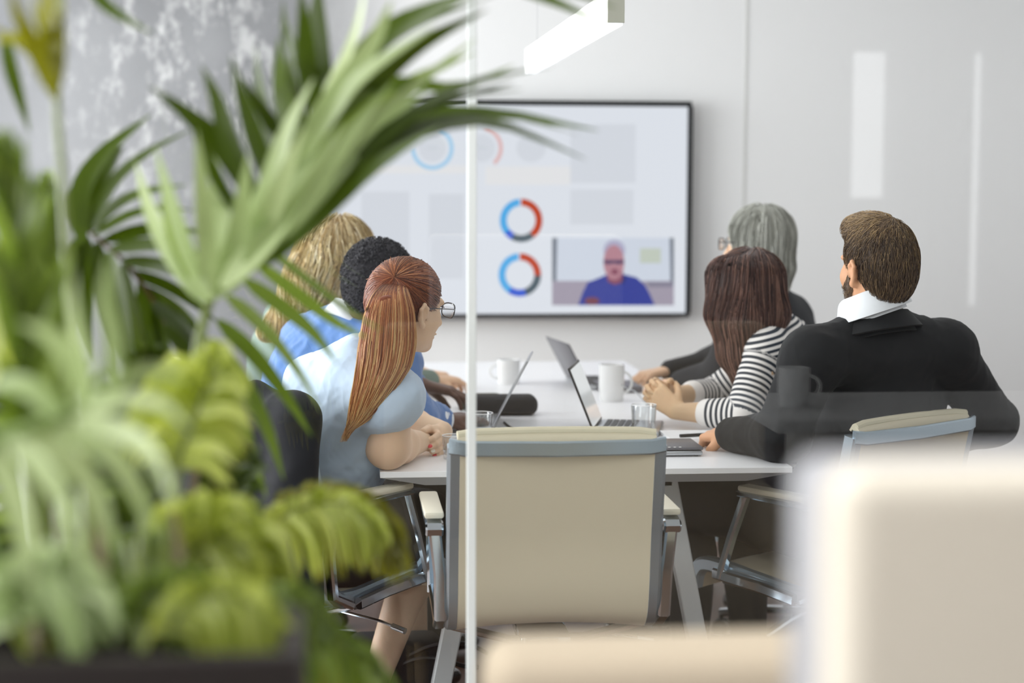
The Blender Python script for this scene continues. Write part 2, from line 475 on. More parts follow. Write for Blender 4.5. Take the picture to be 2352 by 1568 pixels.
flat('chart_disc', ell(1220, 340, 34, 32), 'scr_pale', 1); flat('chart_disc', ell(880, 340, 34, 32), 'scr_pale', 1)
for cy_, segs in ((506, ((0, 142, 'scr_red'), (142, 208, 'scr_slate'), (208, 232, 'scr_blue'), (232, 356, 'scr_sky'))), (631, ((0, 92, 'scr_red'), (92, 162, 'scr_slate'), (162, 214, 'scr_blue'), (214, 356, 'scr_sky')))):
    for a0, a1, c_ in segs:
        ring('donut_segment', 1197 if cy_ == 506 else 1194, cy_, 49, 16, a0, a1, c_, 2)
vx0, vy0, vx1, vy1 = 1268, 546, 1548, 701
flat('video_picture', [(vx0, vy0), (vx1, vy0), (vx1, vy1), (vx0, vy1)], 'scr_vwall', 1)
flat('video_lower_wall', [(vx0, 645), (vx1, 645), (vx1, vy1), (vx0, vy1)], 'scr_vband', 2)
flat('video_edge_shade', [(vx0, vy0), (vx0 + 12, vy0), (vx0 + 10, 645), (vx0, 645)], 'scr_vdark', 2)
flat('video_edge_shade', [(vx1 - 10, vy0), (vx1, vy0), (vx1, 655), (vx1 - 8, 655)], 'scr_vdark', 2)
flat('video_ledge', [(1485, 648), (1546, 648), (1546, 659), (1490, 659)], 'scr_ledge', 3)
flat('video_noticeboard', [(1470, 570), (1518, 570), (1518, 604), (1470, 604)], 'scr_note', 2)
flat('video_shirt', [(1328, 701), (1338, 672), (1350, 648), (1378, 637), (1396, 629), (1430, 629), (1462, 637), (1482, 655), (1494, 678), (1504, 701)], 'scr_shirt', 3)
flat('video_shirt_shade', [(1392, 634), (1440, 634), (1432, 652), (1400, 652)], 'scr_shirt_d', 4)
flat('video_hair', ell(1411, 574, 25, 24), 'scr_hair', 4)
flat('video_neck', [(1392, 622), (1432, 622), (1428, 648), (1412, 654), (1396, 646)], 'scr_face_d', 5)
flat('video_face', ell(1410, 602, 24, 40), 'scr_face', 6)
flat('video_glasses', [(1386, 597), (1434, 597), (1432, 606), (1414, 607), (1410, 603), (1404, 607), (1388, 606)], 'scr_glasses', 7)
flat('video_mouth', ell(1412, 624, 9, 8), 'scr_face_d', 7)
flat('video_hand', ell(1360, 691, 17, 9), 'scr_hand', 5)

# ================================================================ conference table
TX0, TX1, TYN, TYF, TZ = 0.092, 1.109, 4.17, 6.75, 0.74
tb = tag(empty('conference_table', ((TX0 + TX1) / 2, 5.4, 0)), 'long white conference table with splayed white metal legs', 'table')
b = MB(); b.box(((TX0 + TX1) / 2, (TYN + TYF) / 2, TZ - 0.0075), (TX1 - TX0, TYF - TYN, 0.015), bevel=0.001, seg=1)
b.done('tabletop', 'table_white', tb, smooth=False)
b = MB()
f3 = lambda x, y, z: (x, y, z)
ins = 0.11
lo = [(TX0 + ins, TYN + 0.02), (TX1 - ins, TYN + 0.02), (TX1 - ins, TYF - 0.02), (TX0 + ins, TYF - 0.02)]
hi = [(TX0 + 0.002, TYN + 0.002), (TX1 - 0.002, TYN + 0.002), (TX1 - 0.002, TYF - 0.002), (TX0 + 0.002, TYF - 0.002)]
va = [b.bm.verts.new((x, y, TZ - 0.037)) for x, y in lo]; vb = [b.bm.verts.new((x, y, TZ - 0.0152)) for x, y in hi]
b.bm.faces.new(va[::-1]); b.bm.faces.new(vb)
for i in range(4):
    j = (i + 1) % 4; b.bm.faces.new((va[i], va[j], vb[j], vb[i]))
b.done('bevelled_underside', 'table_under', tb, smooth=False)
for Y_ in (4.42, 6.5):
    for sx_ in (-1, 1):
        xc = (TX0 + TX1) / 2
        b = MB(); b.sweep([(xc + sx_ * 0.235, Y_, TZ - 0.04), (xc + sx_ * 0.375, Y_, 0.0)], (1, 0, 0), 0.05, 0.05, ch=0.06)
        b.done('leg', 'powder_white', tb, smooth=False)
    b = MB(); b.box((xc, Y_, TZ - 0.06), (0.50, 0.05, 0.045)); b.done('crossbar', 'powder_white', tb, smooth=False)
b = MB(); b.box((xc, 5.46, TZ - 0.06), (0.08, 2.05, 0.04)); b.done('spine_beam', 'powder_white', tb, smooth=False)

# ================================================================ pendant lamp
LX = (at(1398, 57, 4.0).x + at(1433, 57, 4.0).x) / 2; LZ = at(1398, 57, 4.0).z
lampE = tag(empty('pendant_lamp', (LX, 4.9, LZ)), 'slim white box-shaped pendant lamp hanging above the table', 'lamp')
mat('lamp_side', 'efefec', 0.5, emit='fbfbf6', estr=0.28)
mat('lamp_end', 'c9c9bb', 0.6)
mat('lamp_diffuser', 'ffffff', 0.5, emit='f4f6ff', estr=0.75)
lw_, lh_ = 0.038, 0.075
b = MB(); b.box((LX, 4.91, LZ + 0.006 + lh_ / 2), (lw_, 1.80, lh_), bevel=0.0015, seg=1); b.done('housing', 'lamp_side', lampE, smooth=False)
b = MB(); b.box((LX, 4.91, LZ + 0.003), (lw_ - 0.004, 1.79, 0.006)); b.done('diffuser', 'lamp_diffuser', lampE, smooth=False)
b = MB(); b.box((LX, 4.006, LZ + 0.006 + lh_ / 2), (lw_ + 0.001, 0.008, lh_ + 0.001)); b.done('end_cap', 'lamp_end', lampE, smooth=False)
for y in (4.2, 5.62):
    b = MB(); b.tube([(LX, y, LZ + lh_), (LX, y, 2.9)], 0.0006, 6); b.done('suspension_cable', 'aluminium', lampE)
# ================================================================ conference chairs
def rail_profile():
    return catmull([(0, 0.250, 0.395), (0, 0.236, 0.440), (0, 0.19, 0.462), (0, 0.02, 0.448), (0, -0.13, 0.436), (0, -0.192, 0.452), (0, -0.222, 0.51), (0, -0.245, 0.66), (0, -0.285, 0.86)], 40)
def make_chair(loc, facing, top=0.90, label='', arms=(1, -1)):
    """facing: xy direction the sitter looks; top: height of the back's top bar"""
    dz = top - 0.90
    rz = math.atan2(facing[1], facing[0]) - math.pi / 2
    e = empty('conference_chair', (loc[0], loc[1], 0), rz)
    tag(e, label, 'chair', 'chrome and beige chairs round the conference table')
    D = Vector((0, 0, dz))
    prof = [p + D for p in rail_profile()]
    hw = 0.226
    for s in (1, -1):
        b = MB(); b.sweep([p + Vector((s * hw, 0, 0)) for p in prof], (1, 0, 0), 0.033, 0.040, ch=0.2)
        b.done('side_rail', 'chrome_brushed', e, loc=True)
    # sling: seat and back in one sheet, hung just inside the rails
    rows = []
    n = len(prof)
    for i, p in enumerate(prof):
        t = (prof[min(i + 1, n - 1)] - prof[max(i - 1, 0)]).normalized()
        nn = Vector((1, 0, 0)).cross(t) * -1
        q = p - nn * 0.024 if False else p + Vector((0, -t.z, t.y)) * 0.020 * -1
        row = []
        for k in range(13):
            u = -1 + 2 * k / 12
            sag = -0.012 * (1 - u * u)
            off = Vector((0, -t.z, t.y))
            row.append(p + Vector((u * (hw - 0.006), 0, 0)) - off * (0.020 - 0.012 * (1 - u * u)) * -1 * (1 if True else 0))
        rows.append(row)
    # rolled top edge
    tp = prof[-1]
    last = rows[-1]
    for dy, dz_ in ((0.006, 0.018), (0.016, 0.030), (0.030, 0.030), (0.038, 0.018)):
        rows.append([v + Vector((0, dy, dz_)) for v in last])
    b = MB(); b.sheet(rows, 0.006)
    b.done('sling', 'sling_beige', e, loc=True, angle=60)
    b = MB(); b.tube([last[0] + Vector((0.0, 0.02, 0.026))] + [v + Vector((0, 0.022, 0.030)) for v in last[1:-1]] + [last[-1] + Vector((0, 0.02, 0.026))], 0.010, 10)
    b.done('rolled_edge', 'sling_pale', e, loc=True)
    # top bar and seat bars
    b = MB(); b.sweep([tp + Vector((-hw - 0.012, -0.012, 0.0)), tp + Vector((-hw + 0.02, -0.022, -0.004)), tp + Vector((0, -0.028, -0.006)), tp + Vector((hw - 0.02, -0.022, -0.004)), tp + Vector((hw + 0.012, -0.012, 0.0))], (0, 0, 1), 0.034, 0.014)
    b.done('top_bar', 'chrome_brushed', e, loc=True)
    b = MB()
    for y, z in ((0.13, 0.425), (-0.10, 0.412)):
        b.sweep([(-hw, y, z + dz), (-0.08, y * 0.7, z - 0.045 + dz), (0.08, y * 0.7, z - 0.045 + dz), (hw, y, z + dz)], (0, 1, 0), 0.035, 0.014)
    b.box((0, 0, 0.365 + dz), (0.12, 0.20, 0.03), bevel=0.006)
    b.done('seat_spreader', 'chrome', e, loc=True)
    b = MB(); b.tube([(0.05, 0.0, 0.36 + dz), (0.20, 0.02, 0.345 + dz), (0.255, 0.02, 0.335 + dz)], 0.004, 8); b.cyl((0.235, 0.02, 0.338 + dz), (0.275, 0.02, 0.332 + dz), 0.008)
    b.done('tilt_lever', 'chrome', e, loc=True)
    for s in arms:
        x = s * 0.268
        a = e_arm = None
        b = MB()
        pts = catmull([(x, -0.235, 0.655 + dz), (x, -0.225, 0.674 + dz), (x, 0.0, 0.680 + dz)], 8) + [Vector((x, 0.045, 0.680 + dz))]
        b.sweep(pts, (1, 0, 0), 0.040, 0.016)
        b.sweep([(x - s * 0.004, 0.032, 0.676 + dz), (x - s * 0.010, 0.085, 0.56 + dz), (x - s * 0.014, 0.115, 0.485 + dz), (x - s * 0.014, 0.128, 0.440 + dz)], (1, 0, 0), 0.026, 0.022)
        b.sweep([(x - s * 0.014, 0.15, 0.449 + dz), (x - s * 0.014, -0.02, 0.440 + dz), (x - s * 0.014, -0.13, 0.428 + dz)], (1, 0, 0), 0.020, 0.030)
        b.sweep([(x, -0.232, 0.668 + dz), (x - s * 0.012, -0.236, 0.56 + dz), (x - s * 0.014, -0.222, 0.46 + dz), (x - s * 0.014, -0.16, 0.43 + dz)], (1, 0, 0), 0.028, 0.020)
        ar = b.done('armrest', 'chrome', e, loc=True)
        b = MB(); b.box((x, -0.095, 0.695 + dz), (0.044, 0.27, 0.016), bevel=0.006)
        b.done('arm_pad', 'pad_cream', ar, loc=True)
    b = MB(); b.cyl((0, 0, 0.10), (0, 0, 0.22), 0.028); b.cyl((0, 0, 0.22), (0, 0, 0.37 + dz), 0.018)
    b.done('gas_column', 'black_plastic', e, loc=True)
    for k in range(5):
        a = R(72 * k + 18)
        d = Vector((math.cos(a), math.sin(a), 0)); sd = Vector((-math.sin(a), math.cos(a), 0))
        b = MB(); b.sweep([d * 0.02 + Vector((0, 0, 0.105)), d * 0.14 + Vector((0, 0, 0.098)), d * 0.29 + Vector((0, 0, 0.074))], sd, 0.034, 0.022)
        lg = b.done('base_leg', 'chrome', e, loc=True)
        b = MB(); c = d * 0.285 + Vector((0, 0, 0.027))
        for s in (-1, 1):
            b.cyl(c + sd * s * 0.006, c + sd * s * 0.022, 0.027, seg=18)
        b.cyl(c + Vector((0, 0, 0.02)), c + Vector((0, 0, 0.05)), 0.007)
        b.done('caster', 'black_plastic', lg, loc=True)
    return e
c0 = at(1284, 985, 3.74)
make_chair((c0.x, 3.74 + 0.285 + 0.03), (0.0, 1.0), top=0.903, label='empty beige and chrome chair at the near end of the table, back to the glass')
make_chair((-0.066, 4.395), (0.66, 0.75), top=0.90, label='chair with the black jacket over its back, behind the ponytailed woman')
make_chair((1.275, 4.475), (-0.55, 0.83), top=0.862, label='low beige chair of the man in the black suit at the right')
make_chair((1.46, 5.24), (-0.9, 0.44), top=0.86, label='chair of the woman in the striped top')
make_chair((1.54, 5.90), (-0.85, 0.53), top=0.86, label='chair of the grey-haired woman')
make_chair((-0.20, 5.02), (0.8, 0.6), top=0.88, label='chair of the man in the blue jacket')
make_chair((-0.26, 5.70), (0.75, 0.66), top=0.88, label='chair of the blonde woman')

# ================================================================ things on the table
def slabM(w_, d_, h_, bevel): 
    b = MB(); b.box((0, 0, 0), (w_, d_, h_), bevel=bevel); return b
def laptop(name, label, base_c, yaw, w_, d_, open_deg, lidmat, basemat='aluminium', screen='screen_glass', keys=True):
    """hinge at the rear (local -Y is the user's side); yaw turns the user's side"""
    e = tag(empty(name, base_c, yaw), label, 'laptop' if name == 'laptop' else 'tablet')
    b = MB(); b.box((0, 0, 0.008), (w_, d_, 0.014), bevel=0.005); b.done('base', basemat, e, loc=True)
    if keys:
        b = MB()
        for r_ in range(5):
            for k in range(13):
                b.box((-w_ * 0.43 + w_ * 0.86 * k / 12, d_ * 0.33 - r_ * 0.019, 0.0158), (w_ * 0.058, 0.015, 0.0016))
        kb = b.done('keyboard', 'key_grey', e, smooth=False, loc=True)
        b = MB(); b.box((0, -d_ * 0.3, 0.0153), (w_ * 0.3, d_ * 0.27, 0.001)); b.done('trackpad', 'aluminium', e, smooth=False, loc=True)
    a = R(open_deg)   # angle from closed
    hy = d_ / 2 - 0.004
    dirv = Vector((0, -math.cos(a), math.sin(a)))
    nrm = Vector((0, math.sin(a), math.cos(a)))  # outward side of the lid
    rot = Matrix((Vector((1, 0, 0)), -dirv, nrm)).transposed()
    c = Vector((0, hy, 0.016)) + dirv * d_ / 2
    b = MB(); b.box(c, (w_, d_, 0.006), rot=None)
    b.bm.free(); b = MB(); vs = b.box((0, 0, 0), (w_, d_, 0.006), rot=rot, bevel=0.0025); bmesh.ops.translate(b.bm, vec=c, verts=vs)
    lid = b.done('lid', lidmat, e, loc=True)
    b = MB(); vs = b.box((0, 0, 0), (w_ - 0.012, d_ - 0.014, 0.001), rot=rot); bmesh.ops.translate(b.bm, vec=c - nrm * 0.0035, verts=vs)
    b.done('screen', screen, lid, smooth=False, loc=True)
    return e
mat('dark_screen', 'a8adb2', 0.18, spec=0.8)
mat('pale_screen', 'c3c7ca', 0.12, spec=0.9, emit='b9bdc0', estr=0.55)
# thin laptop seen edge-on (dark-suited man's side)
p = at(1142, 958, 4.98)
laptop('laptop', 'thin open silver laptop seen edge-on, leaning right behind the left tumbler', (p.x - 0.105, 4.98, TZ), R(-99.1), 0.29, 0.21, 118, 'aluminium', screen='dark_screen')
# dark lid laptop seen from behind, used from the right-hand side
p = at(1300, 915, 5.95)
laptop('laptop', 'open laptop with dark grey lid turned to the camera, middle of the table', (p.x + 0.115, 5.95, TZ), R(97.5), 0.31, 0.160, 118, 'space_grey', screen='dark_screen')
# tablet-like screen facing the left side
p = at(1388, 966, 4.78)
laptop('laptop', 'small laptop with pale reflecting screen beside the tall white mug', (p.x + 0.075, 4.82, TZ), R(76), 0.25, 0.185, 112, 'black_plastic', screen='pale_screen')
# closed-up wedge laptop at the right near end
e = tag(empty('laptop', (at(1540, 1030, 4.42).x, 4.42, TZ)), 'closed silver laptop lying beside the front chair, near end of the table', 'laptop')
b = MB(); b.box((0, 0, 0.009), (0.14, 0.15, 0.012), bevel=0.004); b.done('base', 'aluminium', e, loc=True)
b = MB(); b.box((-0.0, 0.01, 0.020), (0.145, 0.16, 0.008), bevel=0.003); b.done('lid', 'space_grey', e, loc=True)
b = MB()
for k in range(4): b.box((-0.03 + 0.014 * k, -0.067, 0.0244), (0.006, 0.004, 0.001))
b.done('indicator_lights', 'tumbler_rim', e, smooth=False, loc=True)
b = MB()
for sx_ in (-1, 1):
    for sy_ in (-1, 1): b.cyl((sx_ * 0.055, sy_ * 0.06, 0.0), (sx_ * 0.055, sy_ * 0.06, 0.004), 0.006)
b.done('foot', 'rubber', e, loc=True)

def mug(loc, r, h, label, hang, m='mug_white', group=None):
    e = tag(empty('mug', loc, hang), label, 'mug', group)
    b = MB(); b.lathe([(r * 0.86, 0), (r * 0.93, 0.006), (r, h * 0.4), (r, h), (r - 0.004, h), (r - 0.005, 0.012), (0.004, 0.010)]); b.done('body', m, e, loc=True)
    pts = [(r - 0.003 + 0.028 * math.sin(R(t)) , 0, h * 0.5 + h * 0.28 * math.cos(R(t))) for t in range(0, 181, 15)]
    b = MB(); b.tube(pts, 0.0045, 8); b.done('handle', m, e, loc=True)
    return e
p = at(1404, 930, 5.5); mug((p.x, 5.5, TZ), 0.041, 0.118, 'tall white mug with its handle to the right, beside the pale laptop screen', 0)
p = at(1168, 900, 6.0); mug((p.x, 6.0, TZ), 0.040, 0.085, 'white mug far back behind the thin laptop', math.pi)
def tumbler(loc, r, h, label):
    e = tag(empty('tumbler', loc), label, 'glass', 'clear glass tumblers on the table')
    b = MB(); b.lathe([(r * 0.84, 0), (r * 0.86, 0.002), (r, h - 0.002), (r - 0.0008, h), (r - 0.0022, h - 0.002), (r * 0.80, 0.012), (0.002, 0.010)], seg=40); b.done('body', 'tumbler_glass', e, loc=True)
    b = MB(); b.tube([((r - 0.0012) * math.cos(R(t)), (r - 0.0012) * math.sin(R(t)), h) for t in range(0, 361, 12)], 0.0010, 6, caps=False); b.done('rim', 'tumbler_rim', e, loc=True)
    return e
p = at(1103, 1010, 4.62); tumbler((p.x, 4.62, TZ), 0.035, 0.082, 'clear tumbler behind the left corner of the empty chair')
p = at(1478, 1000, 4.66); tumbler((p.x, 4.66, TZ), 0.035, 0.095, 'clear tumbler in front of the clasped hands of the striped-top woman')
p = at(1042, 1042, 4.36); tumbler((p.x, 4.36, TZ), 0.030, 0.060, 'small clear tumbler by the painted fingernails')
# dark pouch and camera-like bag
e = tag(empty('pouch', (at(1150, 935, 5.2).x, 5.2, TZ)), 'black soft pouch lying behind the thin laptop', 'pouch')
b = MB(); vs = b.box((0.0, 0, 0.030), (0.22, 0.10, 0.058), bevel=0.024, seg=4); b.done('body', 'dark_fabric', e, loc=True)
b = MB(); b.tube([(-0.10, -0.035, 0.045), (0.0, -0.045, 0.050), (0.10, -0.035, 0.045)], 0.003, 6); b.done('zip', 'black_plastic', e, loc=True)
b = MB(); b.box((0, 0, 0.0), (0.14, 0.09, 0.045), bevel=0.020, seg=4)
o = b.done('scarf', 'olive_fabric'); o.location = (at(1105, 900, 5.32).x, 5.34, TZ + 0.046 - 0.0235); tag(o, 'folded olive cloth beside the black pouch', 'cloth')
b = MB(); pts = [at(1158, 940, 5.0), at(1172, 958, 4.9), at(1200, 966, 4.8), at(1236, 966, 4.75), at(1300, 972, 4.8)]
b.tube(catmull([(q.x, q.y, TZ + 0.003) for q in pts], 24), 0.003, 8); tag(b.done('cable', 'rubber'), 'thin black cable lying across the white tabletop', 'cable')
b = MB(); q = at(1600, 1002, 4.62); b.tube([(q.x - 0.05, 4.60, TZ + 0.005 + 0.012), (q.x + 0.06, 4.63, TZ + 0.005 + 0.012)], 0.0045, 8)
tag(b.done('pen', 'black_plastic'), 'black pen on the white notebook in front of the suited man', 'pen')
b = MB(); b.box((q.x + 0.03, 4.66, TZ + 0.0062), (0.22, 0.16, 0.012), bevel=0.001); tag(b.done('notebook', 'paper', smooth=False), 'white notebook under the striped sleeve', 'notebook')
b = MB(); q = at(1430, 925, 5.5); b.box((q.x + 0.03, 5.8, TZ + 0.011), (0.14, 0.20, 0.02), bevel=0.002); tag(b.done('notebook', 'space_grey', smooth=False), 'grey notebook behind the tall white mug', 'notebook')
b = MB(); q = at(1395, 850, 5.9)
pts = [(at(1427, 890, 5.3)), (at(1445, 905, 5.3)), (at(1480, 912, 5.2))]
b.tube(catmull([at(1428, 882, 5.45), at(1440, 892, 5.4), at(1460, 900, 5.35), (at(1490, 912, 5.3).x, 5.3, TZ + 0.006)], 14), 0.002, 6)
tag(b.done('cable', 'aluminium'), 'pale grey cable running from behind the mug to the clasped hands', 'cable')

# ================================================================ black bag hanging by the left table leg
bagE = tag(empty('handbag', (0.16, 4.62, 0)), 'black bag with looped straps standing by the left table leg', 'bag')
b = MB()
vs = b.box((0.14, 4.64, 0.11), (0.26, 0.14, 0.215), bevel=0.04, seg=4)
b.done('body', 'dark_fabric', bagE)
b = MB(); b.tube(catmull([at(930, 1510, 4.58), at(985, 1485, 4.55), at(1030, 1478, 4.5), at(1078, 1480, 4.48), at(1120, 1500, 4.5)], 20), 0.006, 8); b.done('strap', 'black_plastic', bagE)
b = MB(); b.tube(catmull([at(890, 1545, 4.6), at(950, 1515, 4.56), at(1010, 1512, 4.52), at(1060, 1528, 4.5), at(1100, 1532, 4.5)], 20), 0.006, 8); b.done('strap', 'black_plastic', bagE)
b = MB(); b.cyl((0.10, 4.565, 0.16), (0.10, 4.550, 0.16), 0.012); b.done('clasp', 'chrome', bagE)

# ================================================================ outside the glass: planter, lounge seats, side counter
pl = tag(empty('planter', (-0.42, 1.62, 0)), 'tall dark brown planter box holding the palm, in front of the glass', 'planter')
x0_, x1_, ya, yb, zt = -0.80, at(693, 1500, 1.46).x, 1.46, 1.64, 1.035
b = MB()
for lo, hi in (((x0_, ya, 0.02), (x1_, ya + 0.02, zt)), ((x0_, yb - 0.02, 0.02), (x1_, yb, zt)), ((x0_, ya + 0.02, 0.02), (x0_ + 0.02, yb - 0.02, zt)), ((x1_ - 0.02, ya + 0.02, 0.02), (x1_, yb - 0.02, zt)), ((x0_ + 0.02, ya + 0.02, 0.02), (x1_ - 0.02, yb - 0.02, 0.06))):
    lo = Vector(lo); hi = Vector(hi); b.box((lo + hi) / 2, hi - lo, bevel=0.004, seg=2)
b.done('box', 'planter_brown', pl)
b = MB(); b.box(((x0_ + x1_) / 2, (ya + yb) / 2, 0.011), (x1_ - x0_ - 0.06, yb - ya - 0.06, 0.018)); b.done('plinth', 'black_plastic', pl, smooth=False)
so = MB(); rows = []
for i in range(18):
    rows.append([Vector((x0_ + 0.022 + (x1_ - x0_ - 0.044) * j / 30, ya + 0.022 + (yb - ya - 0.044) * i / 17, zt - 0.045 + 0.018 * noise.noise(Vector((j * 0.6, i * 0.6, 3))))) for j in range(31)])
so.sheet(rows); s_ = so.done('soil', 'soil', pl); s_['kind'] = 'stuff'

# high-backed lounge chair, back to the camera
lc = tag(empty('lounge_chair', (0.62, 1.25, 0)), 'tall beige lounge chair with pale side, blurred in the right foreground', 'armchair')
zt = at(2000, 1076, 0.94).z; xl = at(1915, 1300, 0.94).x
b = MB(); b.box((xl + 0.30, 0.955, (zt + 0.34) / 2), (0.60, 0.045, zt - 0.34), bevel=0.020, seg=4); b.done('back_cushion', 'upholstery_beige', lc)
b = MB(); b.box((xl + 0.30, 1.012, (zt + 0.30) / 2 - 0.004), (0.605, 0.062, zt - 0.30), bevel=0.018, seg=3); b.done('backrest_shell', 'shell_white', lc)
b = MB(); b.box((xl + 0.30, 1.20, 0.38), (0.50, 0.32, 0.14), bevel=0.04, seg=4); b.done('seat_cushion', 'upholstery_beige', lc)
for s in (0, 1):
    b = MB(); b.box((xl + 0.02 + 0.56 * s, 1.20, 0.47), (0.05, 0.32, 0.22), bevel=0.02, seg=3); b.done('armrest', 'shell_white', lc)
for sx_ in (0.06, 0.54):
    for sy_ in (1.02, 1.33):
        b = MB(); b.cyl((xl + sx_, sy_, 0), (xl + sx_, sy_, 0.33), 0.012, 0.018); b.done('leg', 'oak', lc)
# bench sofa further on, top of its back in the picture
zs = at(1450, 1504, 1.42).z; xs0 = at(1120, 1500, 1.42).x
sf = tag(empty('sofa', (xs0 + 0.5, 1.8, 0)), 'sand-coloured high-backed sofa along the glass, bottom edge of the photo', 'sofa')
b = MB(); b.box((xs0 + 0.55, 1.47, zs / 2 + 0.06), (1.10, 0.10, zs - 0.12), bevel=0.028, seg=4); b.done('backrest', 'upholstery_sand', sf)
b = MB(); b.box((xs0 + 0.55, 1.83, 0.36), (1.04, 0.60, 0.16), bevel=0.04, seg=4); b.done('seat', 'upholstery_sand', sf)
for s in (0, 1):
    b = MB(); b.box((xs0 + 0.04 + 1.02 * s, 1.83, 0.50), (0.08, 0.60, 0.18), bevel=0.03, seg=3); b.done('armrest', 'upholstery_sand', sf)
for sx_ in (0.08, 1.02):
    for sy_ in (1.47, 2.05):
        b = MB(); b.cyl((xs0 + sx_, sy_, 0), (xs0 + sx_, sy_, 0.29 if sy_ > 1.6 else 0.13), 0.015, 0.02); b.done('leg', 'oak', sf)
# side counter just right of the frame; its mug shows mirrored in the glass
ct = tag(empty('side_counter', (1.6, 2.3, 0)), 'white counter beside the glass, seen only mirrored in the pane', 'counter')
b = MB(); b.box((1.54, 2.40, 0.90), (1.16, 0.5, 0.03), bevel=0.003); b.done('worktop', 'counter_white', ct)
b = MB(); b.box((1.60, 2.40, 0.45), (1.0, 0.42, 0.86)); b.done('cabinet', 'counter_white', ct, smooth=False)
mug((1.06, 2.41, 0.915), 0.038, 0.092, 'white mug on the side counter, mirrored faintly over the suited man\'s sleeve', 0)
# ================================================================ implicit-surface modelling
def npv(v): return np.array([float(v[0]), float(v[1]), float(v[2])])
def unit(v):
    v = npv(v); return v / (np.linalg.norm(v) + 1e-12)
class Prim:
    def __init__(s, kind, k, u0=0.0, u1=0.0, sub=False): s.kind = kind; s.k = k; s.u0 = u0; s.u1 = u1; s.sub = sub
def cone(a, b, ra, rb, k=0.02, flat=None, ff=1.0, u0=0.0, u1=None, sub=False):
    """tapered capsule; flat: direction squashed by factor ff (>1 thinner)"""
    p = Prim('c', k, sub=sub); p.a = npv(a); p.b = npv(b); p.ra = ra; p.rb = rb
    p.flat = None if flat is None else unit(flat); p.ff = ff
    p.u0 = u0; p.u1 = u0 + float(np.linalg.norm(p.b - p.a)) if u1 is None else u1
    m = max(ra, rb) * 1.02
    p.lo = np.minimum(p.a, p.b) - m; p.hi = np.maximum(p.a, p.b) + m
    return p
def ellip(c, r, rot=None, k=0.02, sub=False, u0=0.0):
    p = Prim('e', k, u0, u0, sub); p.c = npv(c); p.r = np.array(r, float); p.rot = np.eye(3) if rot is None else np.array(rot, float)
    m = max(r) * 1.02; p.lo = p.c - m; p.hi = p.c + m
    return p
def pdist(p, P):
    if getattr(p, 'cut', None) is not None:
        c_ = p.cut; p.cut = None; d, t = pdist(p, P); p.cut = c_
        return np.maximum(d, (P - npv(c_[0])) @ unit(c_[1])), t
    if p.kind == 'c':
        ba = p.b - p.a; L2 = ba @ ba + 1e-12
        pa = P - p.a
        t = np.clip((pa @ ba) / L2, 0, 1)
        q = pa - t[..., None] * ba
        if p.flat is not None:
            fl = q @ p.flat
            q = q + (p.ff - 1) * fl[..., None] * p.flat
        return np.sqrt((q * q).sum(-1)) - (p.ra + (p.rb - p.ra) * t), t
    q = (P - p.c) @ p.rot
    k0 = np.sqrt(((q / p.r) ** 2).sum(-1)); k1 = np.sqrt(((q / p.r ** 2) ** 2).sum(-1)) + 1e-9
    return k0 * (k0 - 1) / k1, np.zeros(P.shape[:-1])
def feval(prims, P):
    D = np.full(P.shape[:-1], 10.0)
    for p in prims:
        if p.sub: continue
        d, _ = pdist(p, P); h = np.clip(0.5 + 0.5 * (D - d) / p.k, 0, 1)
        D = D * (1 - h) + d * h - p.k * h * (1 - h)
    for p in prims:
        if not p.sub: continue
        d, _ = pdist(p, P); d = -d; h = np.clip(0.5 - 0.5 * (D - d) / p.k, 0, 1)
        D = D * (1 - h) + d * h + p.k * h * (1 - h)
    return D
def fgrad(prims, P, e=0.002):
    g = np.stack([feval(prims, P + np.eye(3)[i] * e) - feval(prims, P - np.eye(3)[i] * e) for i in range(3)], -1)
    return g / (np.linalg.norm(g, axis=-1, keepdims=True) + 1e-9)
